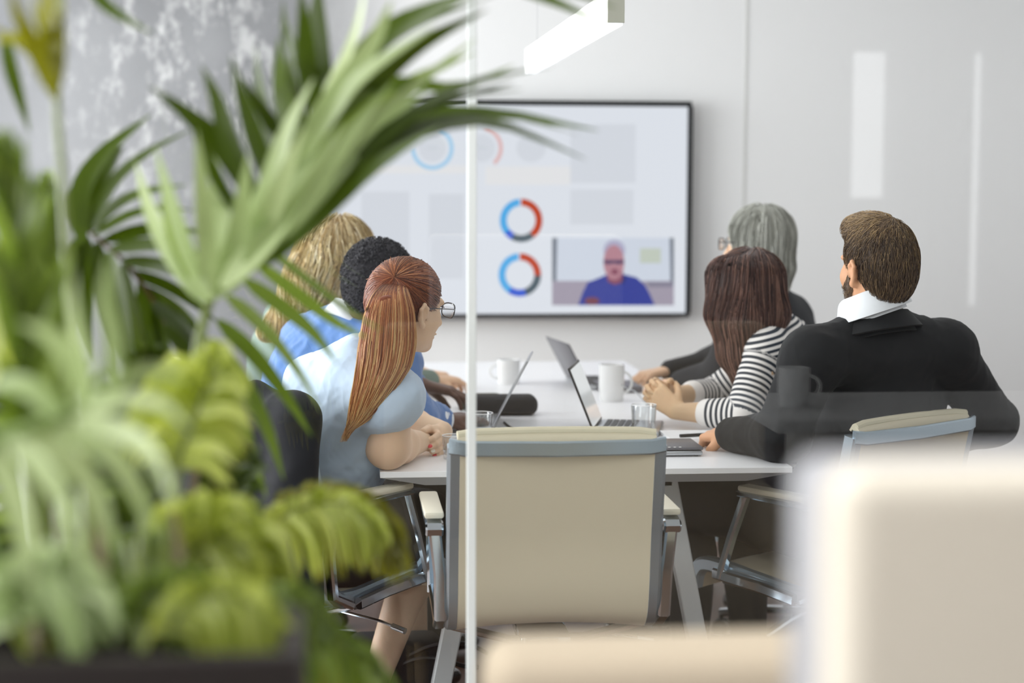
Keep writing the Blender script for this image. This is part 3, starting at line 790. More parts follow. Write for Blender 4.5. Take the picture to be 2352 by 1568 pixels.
def nets(prims, h, planes=()):
    """surface nets of the smooth union; planes: (point, normal) keep the side the normal points away from"""
    ad = [p for p in prims if not p.sub]
    lo = np.min([p.lo for p in ad], 0) - 2.5 * h; hi = np.max([p.hi for p in ad], 0) + 2.5 * h
    n = np.ceil((hi - lo) / h).astype(int) + 1
    G = np.full(tuple(n), 1.0, np.float32)
    ax = [lo[i] + h * np.arange(n[i]) for i in range(3)]
    def sub(p, mg):
        i0 = np.maximum(np.floor((p.lo - mg - lo) / h).astype(int), 0); i1 = np.minimum(np.ceil((p.hi + mg - lo) / h).astype(int) + 1, n)
        sl = tuple(slice(i0[i], i1[i]) for i in range(3))
        P = np.stack(np.meshgrid(ax[0][sl[0]], ax[1][sl[1]], ax[2][sl[2]], indexing='ij'), -1)
        return sl, P
    for p in prims:
        if p.sub: continue
        sl, P = sub(p, p.k + 2 * h); d, _ = pdist(p, P); D = G[sl]
        hh = np.clip(0.5 + 0.5 * (D - d) / p.k, 0, 1)
        G[sl] = D * (1 - hh) + d * hh - p.k * hh * (1 - hh)
    for p in prims:
        if not p.sub: continue
        sl, P = sub(p, p.k + 2 * h); d, _ = pdist(p, P); d = -d; D = G[sl]
        hh = np.clip(0.5 - 0.5 * (D - d) / p.k, 0, 1)
        G[sl] = D * (1 - hh) + d * hh + p.k * hh * (1 - hh)
    if planes:
        P = np.stack(np.meshgrid(*ax, indexing='ij'), -1)
        for (pt, nn) in planes:
            G = np.maximum(G, ((P - npv(pt)) @ unit(nn)).astype(np.float32))
    G[0] = G[-1] = 1; G[:, 0] = G[:, -1] = 1; G[:, :, 0] = G[:, :, -1] = 1
    In = G < 0
    cnt = np.zeros(tuple(n - 1), np.int8)
    for dx in (0, 1):
        for dy in (0, 1):
            for dz in (0, 1):
                cnt += In[dx:n[0] - 1 + dx, dy:n[1] - 1 + dy, dz:n[2] - 1 + dz]
    act = (cnt > 0) & (cnt < 8)
    idx = -np.ones(act.shape, np.int64); C = np.argwhere(act); idx[act] = np.arange(len(C))
    acc = np.zeros((len(C), 3)); num = np.zeros(len(C))
    cor = [(0, 0, 0), (1, 0, 0), (0, 1, 0), (1, 1, 0), (0, 0, 1), (1, 0, 1), (0, 1, 1), (1, 1, 1)]
    val = [G[C[:, 0] + c[0], C[:, 1] + c[1], C[:, 2] + c[2]] for c in cor]
    for a in range(8):
        for b in range(a + 1, 8):
            if sum(abs(cor[a][i] - cor[b][i]) for i in range(3)) != 1: continue
            m = (val[a] < 0) != (val[b] < 0)
            t = val[a][m] / (val[a][m] - val[b][m])
            acc[m] += np.array(cor[a]) + t[:, None] * (np.array(cor[b]) - np.array(cor[a])); num[m] += 1
    V = lo + h * (C + acc / num[:, None])
    free = np.ones(len(V), bool)
    for (pt, nn) in planes: free &= (V - npv(pt)) @ unit(nn) < -1.2 * h
    for _ in range(2):      # settle the vertices on the true surface
        X = V[free]; e = 0.25 * h; d0 = feval(prims, X)
        g = np.stack([feval(prims, X + np.eye(3)[i] * e) - d0 for i in range(3)], -1) / e
        g2 = (g * g).sum(1); stp = d0 / np.maximum(g2, 0.25)
        V[free] = X - g * np.clip(stp, -0.7 * h, 0.7 * h)[:, None]
    F = []
    for axn in range(3):
        b_, c_ = [(1, 2), (2, 0), (0, 1)][axn]
        A = np.take(In, range(n[axn] - 1), axn); B = np.take(In, range(1, n[axn]), axn)
        E = np.argwhere(A != B); fl = A[tuple(E.T)]
        ok = (E[:, b_] > 0) & (E[:, c_] > 0) & (E[:, b_] < n[b_] - 1) & (E[:, c_] < n[c_] - 1)
        E = E[ok]; fl = fl[ok]
        eb = np.zeros(3, int); eb[b_] = 1; ec = np.zeros(3, int); ec[c_] = 1
        q = np.stack([idx[tuple((E - eb - ec).T)], idx[tuple((E - ec).T)], idx[tuple(E.T)], idx[tuple((E - eb).T)]], 1)
        q[~fl] = q[~fl][:, ::-1]
        F.append(q)
    return V, np.concatenate(F)
def merge(parts):
    Vs, Fs, o = [], [], 0
    for V, F in parts: Vs.append(V); Fs.append(F + o); o += len(V)
    return np.concatenate(Vs), np.concatenate(Fs)
def mesh_np(name, V, F, m, parent=None, attrs=None, smooth=True):
    me = bpy.data.meshes.new(name)
    me.vertices.add(len(V)); me.vertices.foreach_set('co', np.asarray(V, np.float32).ravel())
    k = F.shape[1]
    me.loops.add(F.size); me.loops.foreach_set('vertex_index', F.astype(np.int32).ravel())
    me.polygons.add(len(F)); me.polygons.foreach_set('loop_start', (np.arange(len(F)) * k).astype(np.int32))
    me.polygons.foreach_set('loop_total', np.full(len(F), k, np.int32))
    me.update(); me.validate()
    for nme, arr in (attrs or {}).items():
        a = me.attributes.new(nme, 'FLOAT', 'POINT'); a.data.foreach_set('value', np.asarray(arr, np.float32))
    if smooth: me.shade_smooth()
    me.materials.append(MATS[m])
    o = bpy.data.objects.new(name, me); COL.objects.link(o)
    if parent is not None:
        o.parent = parent; o.matrix_parent_inverse = parent_inv(parent)
    return o
def vnormals(V, F):
    N = np.zeros_like(V); A = V[F[:, 2]] - V[F[:, 0]]; B = V[F[:, 3 if F.shape[1] == 4 else 1]] - V[F[:, 1]]
    n = np.cross(A, B)
    for i in range(F.shape[1]): np.add.at(N, F[:, i], n)
    return N / (np.linalg.norm(N, axis=1, keepdims=True) + 1e-12)
def fold(V, F, amp, freq, seed=0, warp=1.0, axis=(0.3, 0.2, 1)):
    """cloth creases: ridged noise stretched along one direction"""
    N = vnormals(V, F); rs = np.random.default_rng(seed)
    a = unit(axis); out = np.zeros(len(V))
    for o in range(4):
        for _ in range(2):
            d = unit(rs.normal(size=3)); d = unit(d - 0.75 * a * (d @ a))
            d2 = unit(rs.normal(size=3)); ph = rs.uniform(0, 6.28, 2)
            w_ = np.sin(V @ d2 * freq * 0.45 * 1.6 ** o + ph[0]) * warp
            out += (1 - np.abs(np.sin(V @ d * freq * 0.5 * 1.6 ** o + w_ * 1.6 + ph[1]))) ** 1.6 / (1.7 ** o) * 0.5
    out -= out.mean()
    return V + N * (amp * out)[:, None]
def along(prims, V):
    best = np.full(len(V), 1e9); u = np.zeros(len(V))
    for p in prims:
        if p.sub: continue
        d, t = pdist(p, V); m = d < best
        best[m] = d[m]; u[m] = (p.u0 + (p.u1 - p.u0) * t)[m]
        if getattr(p, 'proj', None) is not None: u[m] = ((V - p.proj[0]) @ p.proj[1])[m]
    return u

# ---------------------------------------------------------------- strands
def strand_mesh(P, rad, tone, seg=3):
    N, S, _ = P.shape
    T = np.gradient(P, axis=1); T /= np.linalg.norm(T, axis=2, keepdims=True) + 1e-9
    ref = np.array([0.31, 0.52, 0.79])[None, None] + 0 * T
    U = np.cross(T, ref); U /= np.linalg.norm(U, axis=2, keepdims=True) + 1e-9; W_ = np.cross(T, U)
    if np.ndim(rad) == 1: rad = np.broadcast_to(rad, (N, S))
    V = np.stack([P + rad[..., None] * (math.cos(2 * math.pi * k / seg) * U + math.sin(2 * math.pi * k / seg) * W_) for k in range(seg)], 2)
    V = V.reshape(-1, 3)
    i = np.arange(N)[:, None, None]; s = np.arange(S - 1)[None, :, None]; k = np.arange(seg)[None, None, :]; k2 = (k + 1) % seg
    b = (i * S + s) * seg; b2 = (i * S + s + 1) * seg
    F = np.stack([b + k, b + k2, b2 + k2, b2 + k], -1).reshape(-1, 4)
    tn = np.repeat(tone, S * seg)
    return V, F, tn
def grow(prims, seeds, dirfn, steps, step, off=0.001, curl=0.0, seed=0, hug=1.0, cellsz=0.022, cfreq=0.8):
    rs = np.random.default_rng(seed); P = seeds.copy(); out = [P.copy()]
    cell = np.round(seeds / cellsz).astype(int); hs_ = (cell @ np.array([73, 179, 283])) % 997
    ph = hs_ * 0.37 + rs.normal(size=len(P)) * 0.25
    sd = np.stack([np.sin(hs_ * 1.3), np.sin(hs_ * 2.1 + 1), 0.4 * np.sin(hs_ * 0.7 + 2)], 1) + rs.normal(size=P.shape) * 0.12; sd /= np.linalg.norm(sd, axis=1, keepdims=True)
    offs = off * (0.3 + rs.uniform(0, 1.4, len(P)))
    for s in range(steps):
        d = dirfn(P, s); n = fgrad(prims, P)
        if curl: d = d + curl * np.sin(ph + s * cfreq)[:, None] * sd
        d = d - n * (d * n).sum(1)[:, None] * hug; d /= np.linalg.norm(d, axis=1, keepdims=True) + 1e-9
        P = P + d * (step if np.ndim(step) == 0 else step[:, None])
        dist = feval(prims, P); P = P - n * ((dist - offs) * hug)[:, None]
        out.append(P.copy())
    return np.stack(out, 1)
def make_hair(name, prims, m, parent, h, n, dirfn, steps, step, r, keep=None, curl=0.0, seed=1, planes=(), base_tone=0.35, off=0.0015, taper=0.3, tonefn=None, extra=None, **gk):
    V, F = nets(prims, h, planes)
    rs = np.random.default_rng(seed)
    idx = rs.choice(len(V), n * 3 if keep else n, replace=True)
    S = V[idx] + rs.normal(size=(len(idx), 3)) * h * 0.4
    if keep is not None:
        mk = keep(S); S = S[mk][:n]
    P = grow(prims, S, dirfn, steps, step, off, curl, seed, **gk)
    tone = np.clip(rs.normal(0.5, 0.24, len(P)), 0, 1)
    if tonefn is not None: tone = np.clip(tonefn(S, tone), 0, 1)
    rad = r * np.linspace(1, taper, steps + 1)
    SV, SF, ST = strand_mesh(P, rad, tone)
    if extra is not None:
        EV, EF, ET = extra
        SF = np.concatenate([SF, EF + len(SV)]); SV = np.concatenate([SV, EV]); ST = np.concatenate([ST, ET])
    bt = np.full(len(V), base_tone) if tonefn is None else np.clip(tonefn(V, np.full(len(V), base_tone)), 0, 1)
    AV = np.concatenate([V, SV]); AF = np.concatenate([F, SF + len(V)]); AT = np.concatenate([bt, ST])
    return mesh_np(name, AV, AF, m, parent, {'tone': AT})

# ---------------------------------------------------------------- body parts
def frame(fd, up_=(0, 0, 1)):
    """columns: right, forward, up of a head / hand frame"""
    f = unit(fd); u = npv(up_); r = np.cross(f, u); r /= np.linalg.norm(r); u = np.cross(r, f)
    return np.stack([r, f, u], 1)
def head_prims(c, Fm, s=1.0, beard=0.0):
    c = npv(c)
    L = lambda x, y, z: c + Fm @ (np.array([x, y, z]) * s)
    def E(x, y, z, r, k=0.02, sub=False): return ellip(L(x, y, z), [q * s for q in r], Fm, k, sub)
    P = [E(0, -0.015, 0.030, (0.075, 0.094, 0.086)), E(0, 0.030, -0.030, (0.061, 0.062, 0.084)), E(0, 0.035, -0.078, (0.045, 0.047, 0.033)),
         E(0, 0.074, -0.097, (0.022, 0.017, 0.017), 0.02), E(0, 0.080, 0.022, (0.045, 0.014, 0.012), 0.015),
         E(0.035, 0.060, -0.025, (0.022, 0.018, 0.022), 0.02), E(-0.035, 0.060, -0.025, (0.022, 0.018, 0.022), 0.02),
         cone(L(0, 0.088, 0.006), L(0, 0.108, -0.034), 0.008 * s, 0.012 * s, 0.012), E(0, 0.098, -0.040, (0.017, 0.010, 0.008), 0.006),
         E(0, 0.092, -0.063, (0.022, 0.009, 0.0055), 0.004), E(0, 0.089, -0.073, (0.019, 0.009, 0.006), 0.004),
         E(0.031, 0.098, 0.004, (0.015, 0.018, 0.009), 0.010, True), E(-0.031, 0.098, 0.004, (0.015, 0.018, 0.009), 0.010, True)]
    return P
def ear_prims(c, Fm, s=1.0):
    c = npv(c); out = []
    for sx in (1, -1):
        L = lambda x, y, z: c + Fm @ (np.array([x * sx, y, z]) * s)
        rim = [L(0.071, 0.012, -0.022), L(0.080, 0.002, 0.004), L(0.086, -0.014, 0.014), L(0.088, -0.024, 0.000), L(0.083, -0.018, -0.024), L(0.075, -0.002, -0.040)]
        for a, b in zip(rim, rim[1:]): out.append(cone(a, b, 0.0048 * s, 0.0048 * s, 0.004))
        out.append(ellip(L(0.077, -0.008, -0.010), (0.006 * s, 0.015 * s, 0.022 * s), Fm, 0.006))
        out.append(ellip(L(0.075, -0.001, -0.040), (0.005 * s, 0.008 * s, 0.009 * s), Fm, 0.006))
    return out
def head_mesh(c, Fm, neck_to, s=1.0, nr=0.056):
    cc = npv(c); L = lambda x, y, z: cc + Fm @ (np.array([x, y, z]) * s)
    return nets(head_prims(c, Fm, s) + ear_prims(c, Fm, s) + [cone(L(0, -0.020, -0.050), neck_to, nr * s, nr * 1.04, 0.03)], 0.0042)
def eyes(c, Fm, parent, s=1.0):
    cc = npv(c)
    for sx in (1, -1):
        p = cc + Fm @ (np.array([0.028 * sx, 0.0735, 0.004]) * s)
        V, F = nets([ellip(p, (0.0112 * s,) * 3)], 0.0025)
        mesh_np('eye', V, F, 'eye_white', parent)
        q = cc + Fm @ (np.array([0.028 * sx, 0.0825, 0.004]) * s)
        V, F = nets([ellip(q, (0.0055 * s, 0.0035 * s, 0.0055 * s), Fm)], 0.0012)
        mesh_np('iris', V, F, 'iris_dark', parent)
def hand_prims(w, d, n, side=1, curl=(0.5, 0.5, 0.55, 0.6), thumb=0.5, s=1.0, spread=0.06, frad=1.0):
    """w wrist, d direction of the fingers, n palm normal (palm side), side +1: thumb towards d x n"""
    w = npv(w); d = unit(d); n = npv(n); n = unit(n - d * (n @ d)); x = np.cross(d, n) * side
    P = []
    xs = [0.030, 0.010, -0.010, -0.028]; ln = [(0.038, 0.024, 0.018), (0.043, 0.028, 0.019), (0.039, 0.026, 0.019), (0.030, 0.019, 0.017)]
    kb = [0.088, 0.092, 0.088, 0.080]
    for i in range(4):
        b = w + s * (d * kb[i] + x * xs[i])
        P.append(cone(w + s * (d * 0.012 + x * xs[i] * 0.55), b, 0.0145 * s, 0.0115 * s, 0.012))
        a = curl[i]; ang = a * 0.9; dd = d * math.cos(ang) + n * math.sin(ang) + x * xs[i] / 0.03 * spread; dd = unit(dd)
        rr = (0.0092 if i < 3 else 0.0080) * s * frad; p = b
        for j in range(3):
            q = p + dd * ln[i][j] * s
            P.append(cone(p, q, rr, rr * 0.90, 0.0035)); rr *= 0.90; p = q
            ang += a * (1.15 if j == 0 else 0.8); dd = unit(d * math.cos(ang) + n * math.sin(ang) + x * xs[i] / 0.03 * spread * 0.5)
    t0 = w + s * (d * 0.022 + x * 0.024 + n * 0.006); td = unit(d * 0.62 + x * 0.62 + n * (0.25 + thumb * 0.4))
    t1 = t0 + td * 0.038 * s; td2 = unit(td - x * 0.45 * thumb + n * 0.3 * thumb + d * 0.2); t2 = t1 + td2 * 0.031 * s
    td3 = unit(td2 - x * 0.35 * thumb + n * 0.2 * thumb); t3 = t2 + td3 * 0.024 * s
    P += [cone(t0, t1, 0.0155 * s, 0.0120 * s, 0.010), cone(t1, t2, 0.0115 * s, 0.0102 * s, 0.004), cone(t2, t3, 0.0102 * s, 0.0085 * s, 0.004)]
    return P
def limb(a, b, ra, rm, rb, k=0.03, **kw):
    m = (npv(a) + npv(b)) / 2; m = npv(a) + (npv(b) - npv(a)) * 0.35
    u = kw.pop('u0', 0.0); L1 = float(np.linalg.norm(m - npv(a)))
    return [cone(a, m, ra, rm, k, u0=u, **kw), cone(m, b, rm, rb, k, u0=u + L1, **kw)]
class Fig:
    pass
def torso_prims(J, g=0.0, k=0.05, legs=False, width=1.0):
    """J: joint dict; g: extra thickness"""
    fd = unit((*J.face[:2], 0)); P = []
    pel, che, nb = npv(J.pelvis), npv(J.chest), npv(J.neck)
    L1 = float(np.linalg.norm(che - pel))
    P.append(cone(J.hipL, J.hipR, 0.105 + g, 0.105 + g, k, u0=0, u1=0))
    P.append(cone(pel, pel + (che - pel) * 0.5, 0.135 * width + g, 0.130 * width + g, k, flat=fd, ff=1.22, u0=0, u1=L1 * 0.5))
    P.append(cone(pel + (che - pel) * 0.5, che, 0.130 * width + g, 0.150 * width + g, k, flat=fd, ff=1.28, u0=L1 * 0.5, u1=L1))
    top = che + (nb - che) * 0.62
    P.append(cone(che, top, 0.150 * width + g, 0.105 * width + g, k, flat=fd, ff=1.32, u0=L1, u1=L1 + float(np.linalg.norm(top - che))))
    ush = L1 + float(np.linalg.norm(nb - che)) * 0.75
    P.append(cone(J.shL, J.shR, 0.056 + g * 0.8, 0.056 + g * 0.8, k, flat=fd, ff=1.0, u0=ush, u1=ush))
    for s_ in (J.shL, J.shR):
        P.append(cone(nb + np.array([0, 0, 0.015]), npv(s_), 0.040 + g * 0.6, 0.050 + g * 0.7, k * 0.8, u0=ush + 0.03, u1=ush))
    return P
def leg_prims(J, g=0.0, shin=True):
    P = []
    for h_, k_, a_ in ((J.hipL, J.kneeL, J.ankL), (J.hipR, J.kneeR, J.ankR)):
        P += limb(h_, k_, 0.092 + g, 0.082 + g, 0.060 + g, 0.04)
        if shin: P += limb(k_, a_, 0.056 + g, 0.058 + g, 0.038 + g, 0.03)
    return P
def sleeve(a, el, wr, r0, r1, r2, k=0.03, u0=0.0):
    L = float(np.linalg.norm(npv(el) - npv(a)))
    return [cone(a, el, r0, r1, k, u0=u0), cone(el, wr, r1, r2, k, u0=u0 + L)]
def shoes(J, m, parent, fd):
    for n_, a_ in (('shoe', J.ankL), ('shoe', J.ankR)):
        a = npv(a_); d = unit((*fd[:2], 0)); b0 = np.array([a[0], a[1], 0.045]) - d * 0.02
        V, F = nets([cone(b0, b0 + d * 0.11, 0.038, 0.036, 0.02, flat=(0, 0, 1), ff=1.15), cone(b0 + d * 0.11, b0 + d * 0.20 - np.array([0, 0, 0.012]), 0.040, 0.030, 0.02, flat=(0, 0, 1), ff=1.25), cone(b0 + np.array([0, 0, 0.01]), b0 + np.array([0, 0, 0.045]), 0.036, 0.036, 0.02)], 0.008)
        V[:, 2] = np.maximum(V[:, 2], 0.004)
        mesh_np(n_, V, F, m, parent)
def person(label, base):
    return tag(empty('person', (base[0], base[1], 0)), label, 'person')
def glasses(c, Fm, parent, s=1.0, r=0.0016, m='glasses_dark'):
    cc = npv(c); L = lambda x, y, z: Vector(cc + Fm @ (np.array([x, y, z]) * s))
    b = MB()
    for sx in (1, -1):
        pts = [L(sx * (0.034 + 0.026 * math.copysign(abs(math.cos(t)) ** 0.7, math.cos(t))), 0.114 - 0.006 * abs(math.cos(t)), 0.004 + 0.019 * math.copysign(abs(math.sin(t)) ** 0.7, math.sin(t))) for t in np.linspace(0, 2 * math.pi, 25)]
        b.tube(pts, r, 6, caps=False)
        b.tube([L(sx * 0.060, 0.108, 0.010), L(sx * 0.072, 0.095, 0.011), L(sx * 0.079, 0.03, 0.008), L(sx * 0.081, -0.005, 0.004), L(sx * 0.080, -0.02, -0.014)], r * 0.9, 6)
    b.tube([L(0.008, 0.114, 0.008), L(0, 0.116, 0.010), L(-0.008, 0.114, 0.008)], r, 6)
    o = b.done('eyeglasses', m, parent)
    b = MB()
    for sx in (1, -1):
        b.poly([L(sx * (0.034 + 0.025 * math.copysign(abs(math.cos(t)) ** 0.7, math.cos(t))), 0.113 - 0.006 * abs(math.cos(t)), 0.004 + 0.018 * math.copysign(abs(math.sin(t)) ** 0.7, math.sin(t))) for t in np.linspace(0, 2 * math.pi, 24)[:-1]])
    b.done('lens', 'tumbler_glass', o, smooth=False)
def band(name, pts_c, nrm, r_lo, r_hi, hgt, m, parent, n=48, fd=(0, 1, 0), gap=0.0, th=0.004, tilt=0.0, dip=0.0):
    """collar: ring round the neck. pts_c centre, nrm axis, r_* = (side, front) radii; tilt lifts the back"""
    c = npv(pts_c); a = unit(nrm); f = npv(fd); f = unit(f - a * (f @ a)); x = np.cross(f, a)
    rows = []
    for j, (rr, z) in enumerate(((r_lo, 0), ((np.array(r_lo) * 0.5 + np.array(r_hi) * 0.5), 0.55), (r_hi, 1.0), (np.array(r_hi) + 0.005, 1.0), (np.array(r_lo) + 0.012, 0.15))):
        row = []
        for i in range(n + 1):
            t = math.pi / 2 + gap + (2 * math.pi - 2 * gap) * i / n
            cs, sn = math.cos(t), math.sin(t)
            zz = hgt * z - tilt * sn - dip * max(0, sn) ** 2
            row.append(Vector(c + x * cs * rr[0] + f * sn * rr[1] + a * zz))
        rows.append(row)
    b = MB(); b.sheet(rows, th)
    return b.done(name, m, parent, angle=80)

mat('eye_white', 'ece8e4', 0.2); mat('iris_dark', '3a2a20', 0.15)
mat('glasses_dark', '1c1e22', 0.2, coat=0.6)
skinmat('skin_fair', 'e6c4a6'); skinmat('skin_fair_b', 'd6a17c'); skinmat('skin_pale', 'e2bd97'); skinmat('skin_dark', '5e3f33'); skinmat('skin_dark_hand', '8d6150'); skinmat('skin_light', 'e3bb9b')
mat('blouse_blue', 'bccfe4', 0.8, bump=0, bscale=700, sheen=0.25)
mat('blouse_trim', '4b5f9c', 0.8)
mat('skirt_black', '232226', 0.85, bump=0.1, bscale=500)
mat('suit_black', '0d0e11', 0.85, bump=0, bscale=900, sheen=0.03)
mat('suit_dark_navy', '14161d', 0.85, bump=0, bscale=700, sheen=0.04)
mat('trousers_dark', '1d1c22', 0.85, bump=0.1, bscale=600)
mat('suit_blue', '4f77b2', 0.8, bump=0, bscale=700, sheen=0.35)
mat('shirt_white', 'eef1f6', 0.75)
mat('jacket_sage', '75857c', 0.85)
mat('shoe_black', '141316', 0.18, coat=0.6)
mat('nail_purple', '6d2860', 0.2, coat=0.8); mat('nail_red', 'e0353f', 0.2, coat=0.8); mat('nail_white', 'efe9d9', 0.2, coat=0.8)
stripemat('breton', '27303b', 'ebe7e4', 0.0165, 0.50)
hairmat('hair_auburn', [(0.0, '4d2516'), (0.3, '85452a'), (0.6, 'b5764a'), (1.0, 'e0bd85')], 0.32)
hairmat('hair_blonde', [(0.0, '8d7048'), (0.4, 'c6a974'), (0.7, 'e6d4a6'), (1.0, 'f8eed0')], 0.4)
hairmat('hair_black', [(0.0, '1f1d21'), (1.0, '3c3a42')], 0.75)
hairmat('hair_brown', [(0.0, '3d2e23'), (0.45, '66503c'), (1.0, 'a88a5e')], 0.5)
hairmat('hair_grey', [(0.0, '77776f'), (0.5, 'a3a39a'), (1.0, 'd0d0c8')], 0.4)
hairmat('hair_darkbrown', [(0.0, '2c1b18'), (0.5, '5a3b33'), (1.0, 'a37a68')], 0.35)

def J_(face, pelvis, chest, neck, shL, shR, kneeL, kneeR, ankL, ankR, hipw=0.088):
    J = Fig(); J.face = npv((*face, 0)) if len(face) == 2 else npv(face); J.face = unit(J.face)
    J.pelvis = pelvis; J.chest = chest; J.neck = neck; J.shL = shL; J.shR = shR
    r = np.cross(J.face, np.array([0, 0, 1.0]))
    J.hipL = npv(pelvis) - r * hipw; J.hipR = npv(pelvis) + r * hipw
    J.kneeL = kneeL; J.kneeR = kneeR; J.ankL = ankL; J.ankR = ankR
    return J
def body(J, head_c, Fm, parent, skin, arms, hands=(), hs=1.0, nr=0.056, name='body'):
    """arms: list of (sh, el, wr); hands: list of prim lists"""
    nb = npv(J.neck)
    P = torso_prims(J, -0.012) + leg_prims(J, -0.006)
    for sh, el, wr in arms:
        P += limb(sh, el, 0.048, 0.046, 0.036, 0.03) + limb(el, wr, 0.037, 0.036, 0.0235, 0.02)
    P.append(cone(nb - np.array([0, 0, 0.03]), nb + (npv(head_c) - nb) * 0.4, 0.062, nr, 0.03))
    parts = [nets(P, 0.010)]
    parts.append(head_mesh(head_c, Fm, nb, hs, nr))
    for (sh, el, wr), hp in zip(arms, hands):
        if hp is None: continue
        e = npv(el); w_ = npv(wr)
        parts.append(nets([cone(w_ + (e - w_) * 0.35, w_, 0.0300, 0.0235, 0.02)] + hp, 0.0030))
    V, F = merge(parts)
    return mesh_np(name, V, F, skin, parent)
def cloth(name, prims, h, m, parent, amp=0.0, freq=25, seed=0, planes=(), axis=(0.3, 0.2, 1), attr=False):
    V, F = nets(prims, h, planes)
    at_ = {'along': along(prims, V)} if attr else None
    if amp: V = fold(V, F, amp, freq, seed, axis=axis)
    return mesh_np(name, V, F, m, parent, at_)
def sub3(a, b, t): return npv(a) + (npv(b) - npv(a)) * t
down = np.array([0, 0, -1.0])
def dirdown(P, s): return np.broadcast_to(down, P.shape).copy()
# ---------------------------------------------------------------- 1. woman with the ponytail
J = J_((0.66, 0.75), (-0.065, 4.395, 0.55), (-0.008, 4.335, 0.82), (0.045, 4.255, 0.995), (-0.072, 4.365, 0.935), (0.122, 4.155, 0.925),
       (0.17, 4.78, 0.53), (0.235, 4.60, 0.525), (0.20, 4.72, 0.09), (0.075, 4.47, 0.11))
pe = person('person with a long auburn ponytail, eyeglasses and pale blue blouse', (-0.05, 4.35))
hc = npv(at(936, 702, 4.25)); Fm = frame((0.80, 0.58, -0.14), (0.10, -0.05, 1))
elR, wrR = npv((0.112, 4.205, 0.796)), npv((0.204, 4.425, 0.775))
elL, wrL = npv((0.155, 4.66, 0.79)), npv((0.262, 4.500, 0.790))
hR = hand_prims(wrR, (0.55, 0.80, 0.0), (-0.3, 0.25, -0.95), side=-1, curl=(0.7, 0.75, 0.8, 0.85), thumb=0.6, s=0.92)
# far hand closed over the near one: four fingers come round towards the camera
hL = []
tips = []
kn = [((1000, 990, 4.462), (1006, 999, 4.425), (994, 1008, 4.405), (979, 1013, 4.397)),
      ((1006, 1000, 4.466), (1013, 1009, 4.428), (1002, 1020, 4.405), (987, 1026, 4.396)),
      ((1008, 1016, 4.470), (1013, 1024, 4.434), (1005, 1032, 4.412), (993, 1037, 4.402)),
      ((1004, 1030, 4.474), (1009, 1038, 4.442), (1004, 1043, 4.424), (997, 1047, 4.416))]
for q in kn:
    pts = [npv(at(*t)) for t in q]
    for a, b, r in zip(pts, pts[1:], (0.0098, 0.0092, 0.0082)): hL.append(cone(a, b, r, r * 0.93, 0.0025))
    tips.append((pts[2], pts[3]))
pk = [npv(at(*q[0])) for q in kn]
for p_ in pk: hL.append(cone(wrL, p_, 0.017, 0.012, 0.012))
hL += [cone(wrL, npv(at(985, 985, 4.44)), 0.014, 0.011, 0.01), cone(npv(at(985, 985, 4.44)), npv(at(972, 990, 4.41)), 0.011, 0.009, 0.004)]
armsP = [(J.shR, elR, wrR), (J.shL, elL, wrL)]
# fuller bare upper arm of this pose
P = torso_prims(J, -0.020, width=0.9) + leg_prims(J, -0.004)
for sh, el, wr in armsP:
    P += [cone(sh, el, 0.053, 0.050, 0.03), cone(el, sub3(el, wr, 0.35), 0.048, 0.044, 0.03), cone(sub3(el, wr, 0.35), wr, 0.044, 0.027, 0.02)]
P.append(cone(npv(J.neck) - [0, 0, 0.03], sub3(J.neck, hc, 0.4), 0.055, 0.050, 0.03))
parts = [nets(P, 0.0065), head_mesh(hc, Fm, npv(J.neck), 0.95, 0.048)]
for (sh, el, wr), hp in zip(armsP, (hR, hL)):
    parts.append(nets([cone(sub3(wr, el, 0.3), wr, 0.0335, 0.026, 0.02)] + hp, 0.0024))
V, F = merge(parts); mesh_np('body', V, F, 'skin_fair', pe); eyes(hc, Fm, pe, 0.95)
for (a, b), m in zip(tips, ('nail_purple', 'nail_red', 'nail_white', 'nail_red')):
    d = unit(b - a); outw = unit(np.array([-0.15, -1.0, 0.35])); outw = unit(outw - d * (outw @ d)); x = np.cross(d, outw)
    V, F = nets([ellip(b + outw * 0.0062 + d * 0.001, (0.0050, 0.0072, 0.0026), np.stack([x, d, outw], 1), 0.002)], 0.0009)
    mesh_np('fingernail', V, F, m, pe)
# blouse
bl = [cone(J.hipL, J.hipR, 0.118, 0.118, 0.05), cone(npv(J.pelvis) + [0.015, -0.01, 0.02], npv(J.chest) + [-0.005, 0.0, -0.01], 0.135, 0.140, 0.05, flat=J.face, ff=1.15),
      cone(npv(J.chest) + [-0.005, 0.0, -0.01], npv(J.neck) + [-0.02, 0.005, -0.06], 0.140, 0.092, 0.05, flat=J.face, ff=1.15),
      cone(npv(J.neck) + [0, 0, -0.005], J.shL, 0.048, 0.056, 0.03), cone(npv(J.neck) + [0, 0, -0.005], J.shR, 0.048, 0.056, 0.03), cone(J.shL, sub3(J.shL, elL, 0.4), 0.058, 0.060, 0.03),
      cone(J.shR, npv(J.chest) + [0.02, -0.05, 0.03], 0.054, 0.085, 0.06), cone(npv(J.neck) + [-0.02, -0.03, -0.03], npv(J.shR) + [-0.03, 0, -0.02], 0.055, 0.052, 0.05)]
bl += torso_prims(J, 0.004, 0.05, width=0.92)[3:]
hem = npv((0.0, 4.30, 0.640))
ringN = unit(npv(hc) - npv(J.neck))
P = bl + [ellip(npv(J.neck) + ringN * 0.050 + np.array([0.030, 0.02, 0.0]), (0.070, 0.070, 0.052), None, 0.006, sub=True)]
ax_ = unit(elR - npv(J.shR)); N_ = unit(ax_ + np.array([0.05, -0.35, -0.05])); cR = npv(J.shR) + ax_ * 0.052
u_ = unit(np.cross(N_, [0, 0, 1])); v_ = np.cross(N_, u_)
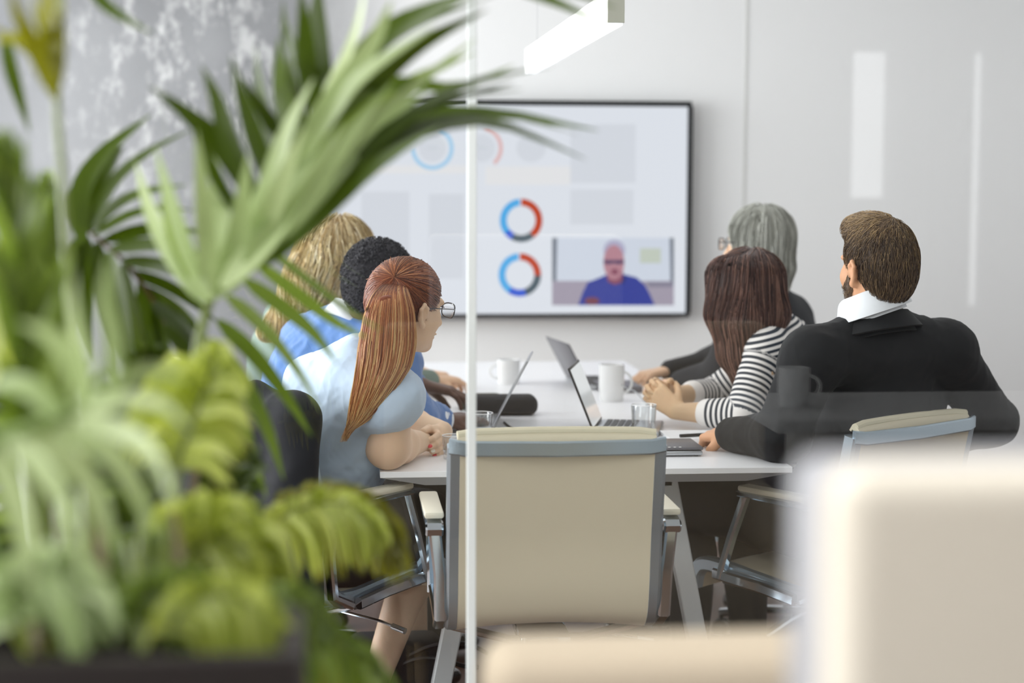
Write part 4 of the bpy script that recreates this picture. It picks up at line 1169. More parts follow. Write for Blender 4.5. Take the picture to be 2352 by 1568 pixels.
slP = [cone(npv(J.shR) + [-0.02, 0.02, 0.005], npv(J.shR) + ax_ * 0.12, 0.050, 0.066, 0.03)]; slP[0].cut = (cR, N_)
P = P[:-1] + slP + P[-1:]
V, F = nets(P, 0.0052, planes=((hem, (0.05, 0, -1)),))
V = fold(V, F, 0.0060, 34, 5, axis=(0.5, 0.2, 1)); V = fold(V, F, 0.0022, 85, 6, axis=(0.4, 0.2, 1))
o_bl = mesh_np('blouse', V, F, 'blouse_blue', pe)
b = MB()
for t in np.linspace(0, 2 * math.pi, 50)[:-1]:
    q = cR + ax_ * -0.004 + (u_ * math.cos(t) + v_ * math.sin(t)) * 0.07 - N_ * 0.016
    for _ in range(3):
        g = fgrad(slP, q[None])[0]; g = unit(g - N_ * (g @ N_)); q = q - g * (feval(slP, q[None])[0] - 0.004)
    b.box(Vector(q), (0.0032, 0.0032, 0.0032))
b.done('stitching', 'blouse_trim', o_bl, smooth=False)
# skirt
sk = [cone(J.hipL, J.hipR, 0.119, 0.119, 0.05)]
for h_, k_ in ((J.hipL, J.kneeL), (J.hipR, J.kneeR)): sk += [cone(h_, sub3(h_, k_, 0.93), 0.108, 0.088, 0.08)]
sk.append(cone(npv(J.pelvis), npv(J.pelvis) + (npv(J.chest) - npv(J.pelvis)) * 0.35, 0.135, 0.128, 0.05, flat=J.face, ff=1.2))
sk.append(cone(sub3(J.hipL, J.kneeL, 0.4), sub3(J.hipR, J.kneeR, 0.4), 0.085, 0.085, 0.06)); sk.append(cone(sub3(J.hipL, J.kneeL, 0.9), sub3(J.hipR, J.kneeR, 0.9), 0.075, 0.075, 0.06))
cloth('skirt', sk, 0.008, 'skirt_black', pe, 0.004, 16, 3)
shoes(J, 'shoe_black', pe, (0.6, 0.8))
# hair: scalp drawn back to the tie, then the long tail
hl = lambda x, y, z: hc + Fm @ (np.array([x, y, z]) * 0.95)
tie = npv(at(908, 646, 4.185))
cap = [ellip(hl(0, -0.018, 0.034), [q * 0.95 for q in (0.082, 0.100, 0.090)], Fm, 0.02), ellip(hl(0, -0.055, -0.005), [q * 0.95 for q in (0.068, 0.058, 0.072)], Fm, 0.03), cone(hl(0, -0.075, 0.055), tie, 0.030, 0.006, 0.02),
       ellip(hl(0, 0.115, -0.045), (0.085, 0.085, 0.095), Fm, 0.012, sub=True), ellip(hl(0.08, 0.03, -0.06), (0.03, 0.045, 0.055), Fm, 0.012, sub=True), ellip(hl(-0.08, 0.03, -0.06), (0.03, 0.045, 0.055), Fm, 0.012, sub=True), ellip(hl(0, -0.03, -0.135), (0.09, 0.09, 0.07), Fm, 0.012, sub=True)]
def totie(P, s):
    d = tie - P; return d / (np.linalg.norm(d, axis=1, keepdims=True) + 1e-6)
def tn_lit_top(S, t):  # scalp hair darker than the tail, its top strands painted lighter as lit
    q = (S - hc) @ Fm
    return t * 0.55 - 0.05 + 0.22 * np.clip((q[:, 2] - 0.03) / 0.08, 0, 1) * (t > 0.4)
make_hair('hair', cap, 'hair_auburn', pe, 0.005, 2600, totie, 9, 0.010, 0.0011, seed=4, tonefn=tn_lit_top, off=0.0012)
tp = [npv(at(*q)) for q in ((908, 646, 4.185), (897, 672, 4.145), (893, 720, 4.115), (888, 790, 4.095), (878, 850, 4.085), (852, 910, 4.085), (824, 962, 4.095), (800, 990, 4.105))]
tr = [0.022, 0.042, 0.060, 0.070, 0.070, 0.056, 0.036, 0.014]
tail = [cone(a, b, ra, rb, 0.02, flat=(0.3, -1, 0), ff=1.9) for a, b, ra, rb in zip(tp, tp[1:], tr, tr[1:])]
TT = catmull(tp, 40); TR = np.interp(np.linspace(0, 7, 40), range(8), tr)
rs = np.random.default_rng(11); n = 2300; S = 26
ts = np.linspace(0, 1, S); cl = np.array([list(p) for p in TT])
ax0 = np.array([0.95, 0.28, 0.05]); ax1 = np.array([0.28, -0.95, 0.12])
a0 = rs.uniform(-1, 1, n); ang = rs.uniform(0, math.pi, n); depth = rs.uniform(0.75, 1.08, n)
cx_ = np.cos(ang) * depth; cy_ = np.sin(ang) * depth
cx_ = np.sign(cx_) * np.abs(cx_) ** 1.0
endt = rs.uniform(0.72, 1.04, n); endt[: n // 4] = rs.uniform(0.9, 1.08, n // 4)
PP = np.zeros((n, S, 3)); wob = rs.uniform(0, 6.28, (n, 2)); wa = rs.uniform(0.0, 0.0028, n)
clump = np.round(cx_ * 9) / 9.0
for i in range(S):
    u = ts[i] * endt; f = np.clip(u, 0, 1) * 39; k = np.minimum(f.astype(int), 38); fr = (f - k)[:, None]
    c = cl[k] * (1 - fr) + cl[k + 1] * fr; over = np.maximum(u - 1, 0)[:, None] * 0.37
    c = c + over * np.array([-0.45, 0.1, -0.9])
    rr = np.interp(f, np.arange(40), TR); rr = np.maximum(rr, 0.008)
    xx = cx_ * (1 - 0.45 * u ** 3) + (clump - cx_) * 0.65 * u ** 1.5
    PP[:, i] = c + (ax0 * (rr * xx)[:, None] + ax1 * (rr * cy_ * 0.52)[:, None]) + (ax0 * (wa * np.sin(u * 9 + wob[:, 0]))[:, None] + ax1 * (wa * np.sin(u * 11 + wob[:, 1]))[:, None]) * u[:, None] * 1.5
tone = np.clip(rs.normal(0.56, 0.20, n) + 0.12 * np.sin(clump * 21), 0.05, 1)
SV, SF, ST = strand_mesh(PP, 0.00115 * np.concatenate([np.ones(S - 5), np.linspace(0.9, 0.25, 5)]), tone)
lenf = np.tile(np.repeat(ts, 3), n); ST = np.clip(ST - 0.30 * (1 - np.clip(lenf * 6, 0, 1)) + 0.38 * (lenf - 0.35), 0, 1)  # auburn turning blonde, plus sunlit streaks painted into the lower tone
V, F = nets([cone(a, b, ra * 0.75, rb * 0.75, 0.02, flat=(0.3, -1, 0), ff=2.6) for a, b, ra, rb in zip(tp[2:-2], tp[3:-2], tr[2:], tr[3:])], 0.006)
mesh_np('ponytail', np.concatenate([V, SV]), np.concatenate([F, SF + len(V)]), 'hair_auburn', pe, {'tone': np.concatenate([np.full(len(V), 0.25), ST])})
b = MB(); b.tube([Vector(tie) + Vector((0.021 * math.cos(t) * 0.95 , 0.021 * math.cos(t) * 0.28 - 0.012 * math.sin(t), 0.016 * math.sin(t))) for t in np.linspace(0, 2 * math.pi, 20)], 0.004, 6, caps=False)
b.done('hair_tie', 'hair_auburn', pe)
glasses(hc, Fm, pe, 0.95)

# black jacket hung over her chair
f = unit((0.66, 0.75, 0)); r = np.array([0.75, -0.66, 0]); cb = np.array([-0.066, 4.395, 0]) - f * 0.285
jk = []
for u, z0_, z1_ in ((-0.20, 0.86, 0.50), (-0.07, 0.90, 0.40), (0.07, 0.905, 0.36), (0.19, 0.88, 0.42)):
    a = cb + r * u + np.array([0, 0, z0_]); b_ = cb + r * (u * 1.05) - f * 0.035 + np.array([0, 0, z1_]); jk.append(cone(a, b_, 0.062, 0.074, 0.06, flat=f, ff=1.35))
jk.append(cone(cb + r * 0.19 + np.array([0, 0, 0.89]), cb + r * 0.235 - f * 0.02 + np.array([0, 0, 0.45]), 0.042, 0.045, 0.04))
jk.append(cone(cb + f * 0.01 - r * 0.235 + np.array([0, 0, 0.885]), cb + f * 0.01 + r * 0.200 + np.array([0, 0, 0.895]), 0.048, 0.044, 0.04))
V, F = nets(jk, 0.008); V = fold(V, F, 0.010, 20, 8, axis=(0, 0, 1))
jo = mesh_np('jacket', V, F, 'suit_dark_navy'); tag(jo, 'black jacket hung over the back of the ponytailed woman\'s chair', 'jacket')

# ---------------------------------------------------------------- 2. man in the black suit
fcm = (-0.30, 0.95)
J = J_(fcm, (1.345, 4.53, 0.55), (1.400, 4.40, 0.84), (1.350, 4.315, 1.075), (1.175, 4.245, 1.000), (1.560, 4.37, 1.005),
       (0.98, 4.80, 0.53), (1.16, 4.92, 0.53), (1.0, 4.86, 0.09), (1.2, 4.98, 0.09))
pe = person('person in a black suit with short brown hair and beard, at the right', (1.3, 4.48))
hc = npv(at(2012, 612, 4.29)); Fm = frame((-0.38, 0.92, -0.02))
elL, wrL = npv((1.105, 4.265, 0.805)), npv((1.010, 4.42, 0.785))
elR, wrR = npv((1.745, 4.50, 0.80)), npv((1.50, 4.74, 0.66))
hL = hand_prims(wrL, (-0.35, 0.93, -0.10), (0.3, 0.1, -1), side=1, curl=(0.9, 0.95, 1.0, 1.0), thumb=0.8)
hR = hand_prims(wrR, (-0.8, 0.5, -0.2), (0, 0.2, -1), side=-1)
body(J, hc, Fm, pe, 'skin_fair_b', [(J.shL, elL, wrL), (J.shR, elR, wrR)], [hL, hR], 1.02, 0.060)
eyes(hc, Fm, pe, 1.02)
jk = torso_prims(J, 0.018, 0.05)
jk += [cone(J.shL, elL, 0.075, 0.066, 0.03), cone(elL, sub3(elL, wrL, 0.96), 0.068, 0.045, 0.03), cone(J.shR, elR, 0.075, 0.064, 0.03), cone(elR, sub3(elR, wrR, 0.95), 0.062, 0.045, 0.03)]
jk += [ellip(npv(J.shR) + [0.0, 0.0, 0.018], (0.075, 0.07, 0.058), None, 0.02), ellip(npv(J.shL) + [0, 0, 0.0], (0.07, 0.07, 0.06), None, 0.03)]
jk += [cone(npv(J.pelvis) + [0, 0, -0.02], npv(J.chest), 0.165, 0.170, 0.05, flat=J.face, ff=1.5)]
jk.append(ellip(npv(J.neck) + [0, 0.01, 0.098], (0.070, 0.070, 0.060), None, 0.01, sub=True))
V, F = nets(jk, 0.0065, planes=(((0, 0, 0.60), (0, 0, -1)),)); V = fold(V, F, 0.0050, 30, 21, axis=(0.5, 0.2, 1)); V = fold(V, F, 0.0020, 70, 22, axis=(0.7, 0.3, 0.6))
jo = mesh_np('suit_jacket', V, F, 'suit_black', pe)
nk = npv(J.neck); nax = unit(hc - nk + np.array([0, -0.03, 0]))
band('shirt_collar', nk + np.array([-0.002, -0.012, 0.022]), (-0.24, 0.02, 1), (0.086, 0.088), (0.075, 0.079), 0.066, 'shirt_white', pe, fd=(-0.5, 0.86, 0), gap=0.15, dip=0.060, tilt=0.016)
band('jacket_collar', nk + np.array([0.004, -0.004, -0.030]), (-0.12, 0.14, 1), (0.112, 0.102), (0.083, 0.087), 0.048, 'suit_black', jo, fd=(-0.42, 0.90, 0), gap=0.45, dip=0.06, tilt=0.010, th=0.006)
b = MB()
mid = [Vector(npv(J.neck) + [0.0, -0.10, -0.03]), Vector(npv(J.chest) + [0.0, -0.16, 0.1]), Vector(npv(J.chest) + [0, -0.16, -0.1])]
tr_ = leg_prims(J, 0.014); tr_.append(cone(J.hipL, J.hipR, 0.12, 0.12, 0.05)); tr_ = [p for p in tr_]
cloth('trousers', tr_, 0.012, 'trousers_dark', pe, 0.006, 14, 5)
V, F = nets([cone(sub3(elL, wrL, 0.9), sub3(elL, wrL, 1.03), 0.036, 0.034, 0.01)], 0.005); mesh_np('shirt_cuff', V, F, 'shirt_white', pe)
shoes(J, 'shoe_black', pe, fcm)
hl = lambda x, y, z: hc + Fm @ np.array([x, y, z])
cap = [ellip(hl(0, -0.018, 0.034), (0.0795, 0.098, 0.090), Fm, 0.02), ellip(hl(0, -0.055, -0.016), (0.068, 0.056, 0.078), Fm, 0.03), ellip(hl(-0.005, 0.030, 0.100), (0.046, 0.060, 0.034), Fm, 0.03), ellip(hl(0.0, 0.075, 0.092), (0.040, 0.030, 0.030), Fm, 0.02),
       ellip(hl(0, 0.118, -0.030), (0.095, 0.085, 0.090), Fm, 0.010, sub=True), ellip(hl(0.088, 0.012, -0.045), (0.030, 0.042, 0.052), Fm, 0.008, sub=True), ellip(hl(-0.088, 0.012, -0.045), (0.030, 0.042, 0.052), Fm, 0.008, sub=True), ellip(hl(0, -0.02, -0.155), (0.11, 0.10, 0.078), Fm, 0.012, sub=True)]
def dshort(P, s):
    cr = hl(0.01, -0.055, 0.125); d = P - cr; d = d / (np.linalg.norm(d, axis=1, keepdims=True) + 1e-6)
    q = (P - hc) @ Fm; d[:, 2] -= np.clip((0.09 - q[:, 2]) * 14, 0, 1.2)
    return d + np.random.default_rng(int(s) + 3).normal(size=P.shape) * 0.26
def tn_top(S, t):
    q = (S - hc) @ Fm
    return t - 0.08 + 0.40 * np.clip((q[:, 2] - 0.065) / 0.05, 0, 1)
make_hair('hair', cap, 'hair_brown', pe, 0.005, 6000, dshort, 4, 0.0062, 0.0010, seed=6, tonefn=tn_top, off=0.004, base_tone=0.2)
bd = [ellip(hl(0, 0.036, -0.080), (0.0475, 0.0500, 0.036), Fm, 0.02), ellip(hl(0, 0.076, -0.099), (0.025, 0.021, 0.021), Fm, 0.015), ellip(hl(0.046, 0.032, -0.058), (0.018, 0.028, 0.034), Fm, 0.02), ellip(hl(-0.046, 0.032, -0.058), (0.018, 0.028, 0.034), Fm, 0.02), cone(hl(-0.066, 0.018, -0.02), hl(-0.058, 0.026, -0.05), 0.007, 0.012, 0.015), cone(hl(0.066, 0.018, -0.02), hl(0.058, 0.026, -0.05), 0.007, 0.012, 0.015),
      cone(hl(-0.02, 0.098, -0.054), hl(0.02, 0.098, -0.054), 0.006, 0.006, 0.01), ellip(hl(0, 0.112, -0.068), (0.024, 0.02, 0.010), Fm, 0.004, sub=True)]
make_hair('beard', bd, 'hair_brown', pe, 0.004, 1500, lambda P, s: np.broadcast_to(Fm @ np.array([0, 0.3, -1.0]), P.shape) + np.random.default_rng(int(s)).normal(size=P.shape) * 0.4, 3, 0.004, 0.0008, seed=9, off=0.002, base_tone=0.3)

# ---------------------------------------------------------------- 3. woman in the striped top
fb = (-0.90, 0.44)
J = J_(fb, (1.44, 5.10, 0.55), (1.32, 5.01, 0.83), (1.245, 4.97, 1.015), (1.195, 4.815, 0.965), (1.34, 5.12, 0.97),
       (1.00, 5.25, 0.53), (1.06, 5.42, 0.53), (1.02, 5.3, 0.09), (1.1, 5.45, 0.09))
pe = person('person with long straight dark brown hair in a black and white striped top, hands clasped', (1.4, 5.1))
hc = npv(at(1712, 668, 4.97)); Fm = frame((-0.72, 0.52, -0.42))
elL, wrL = npv((1.115, 4.74, 0.795)), npv((0.955, 4.86, 0.788))
elR, wrR = npv((1.13, 5.18, 0.80)), npv((0.965, 5.02, 0.815))
hL = hand_prims(wrL, (-0.62, 0.55, 0.50), (0.25, 0.85, -0.15), side=-1, curl=(0.6, 0.65, 0.7, 0.75), thumb=0.5, s=0.92)
hR = hand_prims(wrR, (-0.8, -0.45, 0.30), (0.1, -0.85, -0.3), side=1, curl=(0.7, 0.7, 0.75, 0.8), thumb=0.5, s=0.92)
body(J, hc, Fm, pe, 'skin_pale', [(J.shL, elL, wrL), (J.shR, elR, wrR)], [hL, hR], 0.95, 0.048)
eyes(hc, Fm, pe, 0.95)
P = torso_prims(J, 0.010, 0.05)
P += sleeve(J.shL, elL, sub3(elL, wrL, 0.52), 0.058, 0.047, 0.041, 0.015, u0=0.004) + sleeve(J.shR, elR, sub3(elR, wrR, 0.50), 0.058, 0.047, 0.041, 0.015)
spine = (npv(J.pelvis), unit(np.array([-0.25, 0, 1.0])))
for p_ in P[:7]: p_.proj = spine
P.append(ellip(npv(J.neck) + [-0.02, 0.01, 0.07], (0.07, 0.07, 0.055), None, 0.01, sub=True))
cloth('striped_top', P, 0.0055, 'breton', pe, 0.0028, 22, 12, planes=(((0, 0, 0.58), (0, 0, -1)),), attr=True)
tr_ = leg_prims(J, 0.012); tr_.append(cone(J.hipL, J.hipR, 0.115, 0.115, 0.05)); cloth('trousers', tr_, 0.014, 'trousers_dark', pe, 0.004, 14, 6)
shoes(J, 'shoe_black', pe, fb)
hl = lambda x, y, z: hc + Fm @ (np.array([x, y, z]) * 0.95)
W_ = lambda *q: npv(at(*q))
hp = [ellip(hl(0, -0.018, 0.034), (0.081, 0.098, 0.089), Fm, 0.02),
      cone(W_(1665, 632, 4.90), W_(1655, 720, 4.88), 0.052, 0.036, 0.03), cone(W_(1655, 720, 4.88), W_(1678, 815, 4.86), 0.036, 0.028, 0.03), cone(W_(1678, 815, 4.86), W_(1698, 885, 4.86), 0.028, 0.010, 0.03),
      cone(W_(1712, 640, 4.90), W_(1705, 740, 4.85), 0.066, 0.060, 0.04), cone(W_(1705, 740, 4.85), W_(1706, 820, 4.83), 0.060, 0.032, 0.03), cone(W_(1706, 820, 4.83), W_(1702, 870, 4.83), 0.032, 0.010, 0.02),
      cone(W_(1752, 640, 4.92), W_(1770, 720, 4.88), 0.060, 0.048, 0.04), cone(W_(1768, 720, 4.88), W_(1745, 770, 4.84), 0.046, 0.030, 0.03)]
def dlong(P, s):
    d = np.zeros_like(P); d[:, 2] = -1; d[:, 0] = -0.12 + 0.25 * (P[:, 2] < 1.05)
    return d
make_hair('hair', hp, 'hair_darkbrown', pe, 0.006, 2600, dlong, 13, 0.013, 0.0013, seed=14, off=0.004, curl=0.05, base_tone=0.2)

# ---------------------------------------------------------------- 4. woman with the grey bob
fb = (-0.85, 0.53)
J = J_(fb, (1.52, 5.78, 0.55), (1.47, 5.74, 0.86), (1.385, 5.66, 1.05), (1.285, 5.52, 0.985), (1.515, 5.80, 0.985),
       (1.12, 5.95, 0.53), (1.2, 6.1, 0.53), (1.12, 6.0, 0.09), (1.2, 6.15, 0.09))
pe = person('person with a silver grey bob, eyeglasses and dark navy jacket, behind the striped-top woman', (1.5, 5.78))
hc = npv(at(1738, 562, 5.6)); Fm = frame((-0.82, 0.57, -0.02))
elL, wrL = npv((1.215, 5.45, 0.83)), npv((1.10, 5.60, 0.785))
elR, wrR = npv((1.30, 6.02, 0.80)), npv((1.13, 5.95, 0.785))
hL = hand_prims(wrL, (-0.5, 0.8, -0.1), (0, 0.1, -1), side=1); hR = hand_prims(wrR, (-0.9, -0.3, -0.1), (0, 0, -1), side=-1)
body(J, hc, Fm, pe, 'skin_light', [(J.shL, elL, wrL), (J.shR, elR, wrR)], [hL, hR], 0.97, 0.05); eyes(hc, Fm, pe, 0.97)
P = torso_prims(J, 0.026, 0.05)
P += [cone(J.shL, elL, 0.066, 0.058, 0.03), cone(elL, sub3(elL, wrL, 0.92), 0.056, 0.04, 0.03), cone(J.shR, elR, 0.066, 0.058, 0.03), cone(elR, sub3(elR, wrR, 0.92), 0.056, 0.04, 0.03)]
P.append(ellip(npv(J.neck) + [-0.02, 0.01, 0.085], (0.07, 0.07, 0.062), None, 0.01, sub=True))
cloth('jacket', P, 0.009, 'suit_dark_navy', pe, 0.005, 15, 4, planes=(((0, 0, 0.58), (0, 0, -1)),))
tr_ = leg_prims(J, 0.012); tr_.append(cone(J.hipL, J.hipR, 0.115, 0.115, 0.05)); cloth('trousers', tr_, 0.014, 'trousers_dark', pe)
shoes(J, 'shoe_black', pe, fb)
hl = lambda x, y, z: hc + Fm @ (np.array([x, y, z]) * 0.97)
hp = [ellip(hl(0, -0.020, 0.040), (0.092, 0.108, 0.094), Fm, 0.02), ellip(hl(0, -0.052, -0.040), (0.088, 0.068, 0.098), Fm, 0.04), ellip(hl(0.070, -0.010, -0.040), (0.028, 0.060, 0.075), Fm, 0.03), ellip(hl(-0.070, -0.010, -0.040), (0.028, 0.060, 0.075), Fm, 0.03),
      cone(hl(0, -0.07, -0.09), hl(0.0, -0.072, -0.13), 0.055, 0.040, 0.03), ellip(hl(0, 0.130, -0.045), (0.080, 0.090, 0.105), Fm, 0.012, sub=True)]
crown = hl(0, -0.03, 0.13)
def dcrown(P, s):
    d = P - crown; d = d / (np.linalg.norm(d, axis=1, keepdims=True) + 1e-6); d[:, 2] -= 0.7; return d
make_hair('hair', hp, 'hair_grey', pe, 0.007, 1300, dcrown, 9, 0.014, 0.0020, seed=15, off=0.004, base_tone=0.35)
glasses(hc, Fm, pe, 1.0, r=0.002)

# ---------------------------------------------------------------- 5. man in the blue jacket
fb = (0.80, 0.60)
J = J_(fb, (-0.165, 4.98, 0.55), (-0.06, 4.98, 0.84), (0.025, 4.93, 1.025), (-0.095, 5.06, 0.975), (0.135, 4.775, 0.955),
       (0.20, 5.25, 0.53), (0.27, 5.08, 0.53), (0.20, 5.32, 0.09), (0.245, 5.14, 0.09))
pe = person('person with short black hair in a blue jacket with white shirt collar', (-0.16, 4.98))
hc = npv(at(878, 655, 4.88)); Fm = frame((0.80, 0.60, -0.12))
elR, wrR = npv((0.19, 4.70, 0.80)), npv((0.285, 4.80, 0.778))
elL, wrL = npv((0.10, 5.30, 0.82)), npv((0.235, 5.17, 0.835))
hR = hand_prims(wrR, (0.75, 0.55, 0.0), (0, 0.1, -1), side=-1, curl=(0.3, 0.3, 0.35, 0.4)); hL = hand_prims(wrL, (0.9, -0.12, -0.18), (-0.1, 0, -1), side=1, curl=(0.3, 0.3, 0.35, 0.4), s=1.05)
body(J, hc, Fm, pe, 'skin_dark', [(J.shR, elR, wrR), (J.shL, elL, wrL)], [hR, hL], 1.0, 0.056); eyes(hc, Fm, pe)
P = torso_prims(J, 0.026, 0.05)
P += [cone(J.shL, elL, 0.070, 0.060, 0.03), cone(elL, sub3(elL, wrL, 0.85), 0.058, 0.042, 0.03), cone(J.shR, elR, 0.070, 0.060, 0.03), cone(elR, sub3(elR, wrR, 0.80), 0.060, 0.045, 0.03)]
P.append(cone(npv(J.pelvis), npv(J.chest), 0.16, 0.165, 0.05, flat=J.face, ff=1.2))
P.append(ellip(npv(J.neck) + [0.03, 0.02, 0.075], (0.075, 0.075, 0.062), None, 0.01, sub=True))
V, F = nets(P, 0.007, planes=(((0, 0, 0.58), (0, 0, -1)),)); V = fold(V, F, 0.0075, 34, 31, axis=(0.6, 0.3, 1)); V = fold(V, F, 0.0028, 80, 32, axis=(0.9, 0.3, 0.3))
mesh_np('suit_jacket', V, F, 'suit_blue', pe)
band('shirt_collar', npv(J.neck) + np.array([0.004, 0.0, -0.004]), (0.38, 0.22, 1), (0.078, 0.082), (0.064, 0.068), 0.058, 'shirt_white', pe, fd=(0.8, 0.6, 0), gap=0.2, dip=0.03, tilt=0.004)
V, F = nets([cone(sub3(elR, wrR, 0.70), sub3(elR, wrR, 0.98), 0.044, 0.040, 0.01)], 0.005, planes=((sub3(elR, wrR, 0.98), wrR - elR),)); mesh_np('shirt_cuff', V, F, 'shirt_white', pe)
tr_ = leg_prims(J, 0.014); tr_.append(cone(J.hipL, J.hipR, 0.12, 0.12, 0.05)); cloth('trousers', tr_, 0.014, 'trousers_dark', pe)
shoes(J, 'shoe_black', pe, fb)
hl = lambda x, y, z: hc + Fm @ np.array([x, y, z])
hp = [ellip(hl(0, -0.020, 0.036), (0.083, 0.101, 0.092), Fm, 0.02), ellip(hl(0, -0.056, -0.012), (0.070, 0.056, 0.074), Fm, 0.03),
      ellip(hl(0, 0.120, -0.030), (0.095, 0.085, 0.090), Fm, 0.010, sub=True), ellip(hl(0.088, 0.012, -0.050), (0.030, 0.045, 0.055), Fm, 0.008, sub=True), ellip(hl(-0.088, 0.012, -0.050), (0.030, 0.045, 0.055), Fm, 0.008, sub=True), ellip(hl(0, -0.02, -0.15), (0.11, 0.10, 0.078), Fm, 0.012, sub=True)]
make_hair('hair', hp, 'hair_black', pe, 0.005, 3500, lambda P, s: np.random.default_rng(int(s) + 1).normal(size=P.shape), 3, 0.005, 0.0016, seed=16, off=0.005, base_tone=0.3)

# ---------------------------------------------------------------- 6. blonde woman
fb = (0.75, 0.66)
J = J_(fb, (-0.22, 5.66, 0.55), (-0.14, 5.66, 0.86), (-0.06, 5.60, 1.03), (-0.17, 5.74, 0.985), (0.06, 5.47, 0.975),
       (0.16, 5.93, 0.53), (0.24, 5.80, 0.53), (0.18, 6.0, 0.09), (0.25, 5.85, 0.09))
pe = person('person with wavy blonde hair and sage green jacket, farthest on the left side', (-0.2, 5.66))
hc = npv(at(785, 600, 5.5)); Fm = frame((0.80, 0.60, -0.05))
elR, wrR = npv((0.13, 5.50, 0.81)), npv((0.30, 5.66, 0.79)); elL, wrL = npv((0.05, 5.98, 0.81)), npv((0.27, 5.90, 0.79))
hR = hand_prims(wrR, (0.8, 0.5, 0.0), (0, 0.1, -1), side=-1, s=0.92); hL = hand_prims(wrL, (0.95, -0.1, -0.1), (-0.1, 0, -1), side=1, s=0.92)
body(J, hc, Fm, pe, 'skin_light', [(J.shR, elR, wrR), (J.shL, elL, wrL)], [hR, hL], 0.95, 0.048); eyes(hc, Fm, pe, 0.95)
P = torso_prims(J, 0.022, 0.05)
P += [cone(J.shL, elL, 0.062, 0.052, 0.03), cone(elL, sub3(elL, wrL, 0.9), 0.050, 0.038, 0.03), cone(J.shR, elR, 0.062, 0.052, 0.03), cone(elR, sub3(elR, wrR, 0.9), 0.050, 0.038, 0.03)]
P.append(ellip(npv(J.neck) + [0.02, 0.02, 0.085], (0.07, 0.07, 0.062), None, 0.01, sub=True))
cloth('jacket', P, 0.010, 'jacket_sage', pe, 0.004, 15, 4, planes=(((0, 0, 0.58), (0, 0, -1)),))
tr_ = leg_prims(J, 0.010); tr_.append(cone(J.hipL, J.hipR, 0.112, 0.112, 0.05)); cloth('trousers', tr_, 0.016, 'trousers_dark', pe)
shoes(J, 'shoe_black', pe, fb)
hl = lambda x, y, z: hc + Fm @ (np.array([x, y, z]) * 0.97)
hp = [ellip(hl(0, -0.022, 0.044), (0.098, 0.112, 0.098), Fm, 0.02), ellip(hl(0, -0.070, -0.010), (0.092, 0.075, 0.10), Fm, 0.04),
      cone(W_(760, 600, 5.42), W_(725, 660, 5.40), 0.100, 0.090, 0.04), cone(W_(725, 660, 5.40), W_(690, 710, 5.40), 0.088, 0.062, 0.04), cone(W_(690, 710, 5.40), W_(645, 745, 5.42), 0.062, 0.036, 0.03), cone(W_(645, 745, 5.42), W_(612, 762, 5.43), 0.034, 0.016, 0.02),
      cone(W_(800, 600, 5.42), W_(775, 690, 5.40), 0.066, 0.058, 0.03), cone(W_(775, 690, 5.40), W_(740, 735, 5.40), 0.055, 0.038, 0.03),
      ellip(hl(0, 0.130, -0.035), (0.085, 0.090, 0.100), Fm, 0.012, sub=True)]
crown2 = hl(0, -0.02, 0.13)
def dblonde(P, s):
    d = P - crown2; d = d / (np.linalg.norm(d, axis=1, keepdims=True) + 1e-6); d[:, 2] -= 1.1; d[:, 0] -= 0.45 * (P[:, 2] < 1.2)
    return d
make_hair('hair', hp, 'hair_blonde', pe, 0.007, 3200, dblonde, 17, 0.012, 0.0018, seed=18, off=0.010, curl=0.42, base_tone=0.3, cellsz=0.050, cfreq=0.5)
# ================================================================ palms in the planter
leafmat('leaf_dark', '2c3a0c', '52661f', 0.22)
leafmat('leaf_mid', '50661f', '8ea250', 0.30)
leafmat('leaf_sheen', '8da264', 'cfdeaa', 0.25, 0.28)  # window sheen on the leaves put into their colour
leafmat('leaf_lime', '8f9c2e', 'd2da80', 0.42)
leafmat('leaf_gold', '66661a', '8f8f34', 0.35)
leafmat('stem_green', '6f7d3a', 'a9b870', 0.1)
leafmat('stem_brown', '5c4a26', '8a7440', 0.05)
class LeafSet:
    def __init__(s): s.V = []; s.F = []; s.T = []; s.rs = np.random.default_rng(5)
    def leaf(s, pts, w, roll=0.0, tone=None, n=11):
        """pts: world points base..tip; w: width in metres"""
        C = catmull(pts, n); tone = float(np.clip(s.rs.normal(0.5, 0.22), 0, 1)) if tone is None else tone
        b0 = len(s.V); seg = []
        tocam = None
        for i, p in enumerate(C):
            u = i / (n - 1)
            t = (C[min(i + 1, n - 1)] - C[max(i - 1, 0)]).normalized()
            tc = (CAM - p).normalized() if tocam is None else tocam
            if tocam is None: tocam = tc = (tc + Vector((s.rs.normal() * 0.25, 0, 0.35 + s.rs.normal() * 0.2))).normalized()
            x = t.cross(tc).normalized(); nn = x.cross(t).normalized()
            a = roll + 0.5 * (u - 0.5) * (0.5 if roll == 0 else 1)
            x2 = x * math.cos(a) + nn * math.sin(a); n2 = nn * math.cos(a) - x * math.sin(a)
            ww = w * 0.5 * (min(1, u / 0.18 + 0.30)) * (1 - max(0, (u - 0.35) / 0.65) ** 1.7) + 0.0006
            s.V += [p + x2 * ww + n2 * ww * 0.28, p, p - x2 * ww + n2 * ww * 0.28]; s.T += [tone] * 3
        for i in range(n - 1):
            a = b0 + i * 3
            s.F += [(a, a + 1, a + 4, a + 3), (a + 1, a + 2, a + 5, a + 4)]
    def build(s, name, m, parent):
        return mesh_np(name, np.array([list(v) for v in s.V]), np.array(s.F), m, parent, {'tone': np.array(s.T)})
def stemmesh(name, pts, r0, r1, m, parent):
    C = catmull(pts, 30); b = MB(); b.tube(C, list(np.linspace(r0, r1, 30)), 8)
    return b.done(name, m, parent)
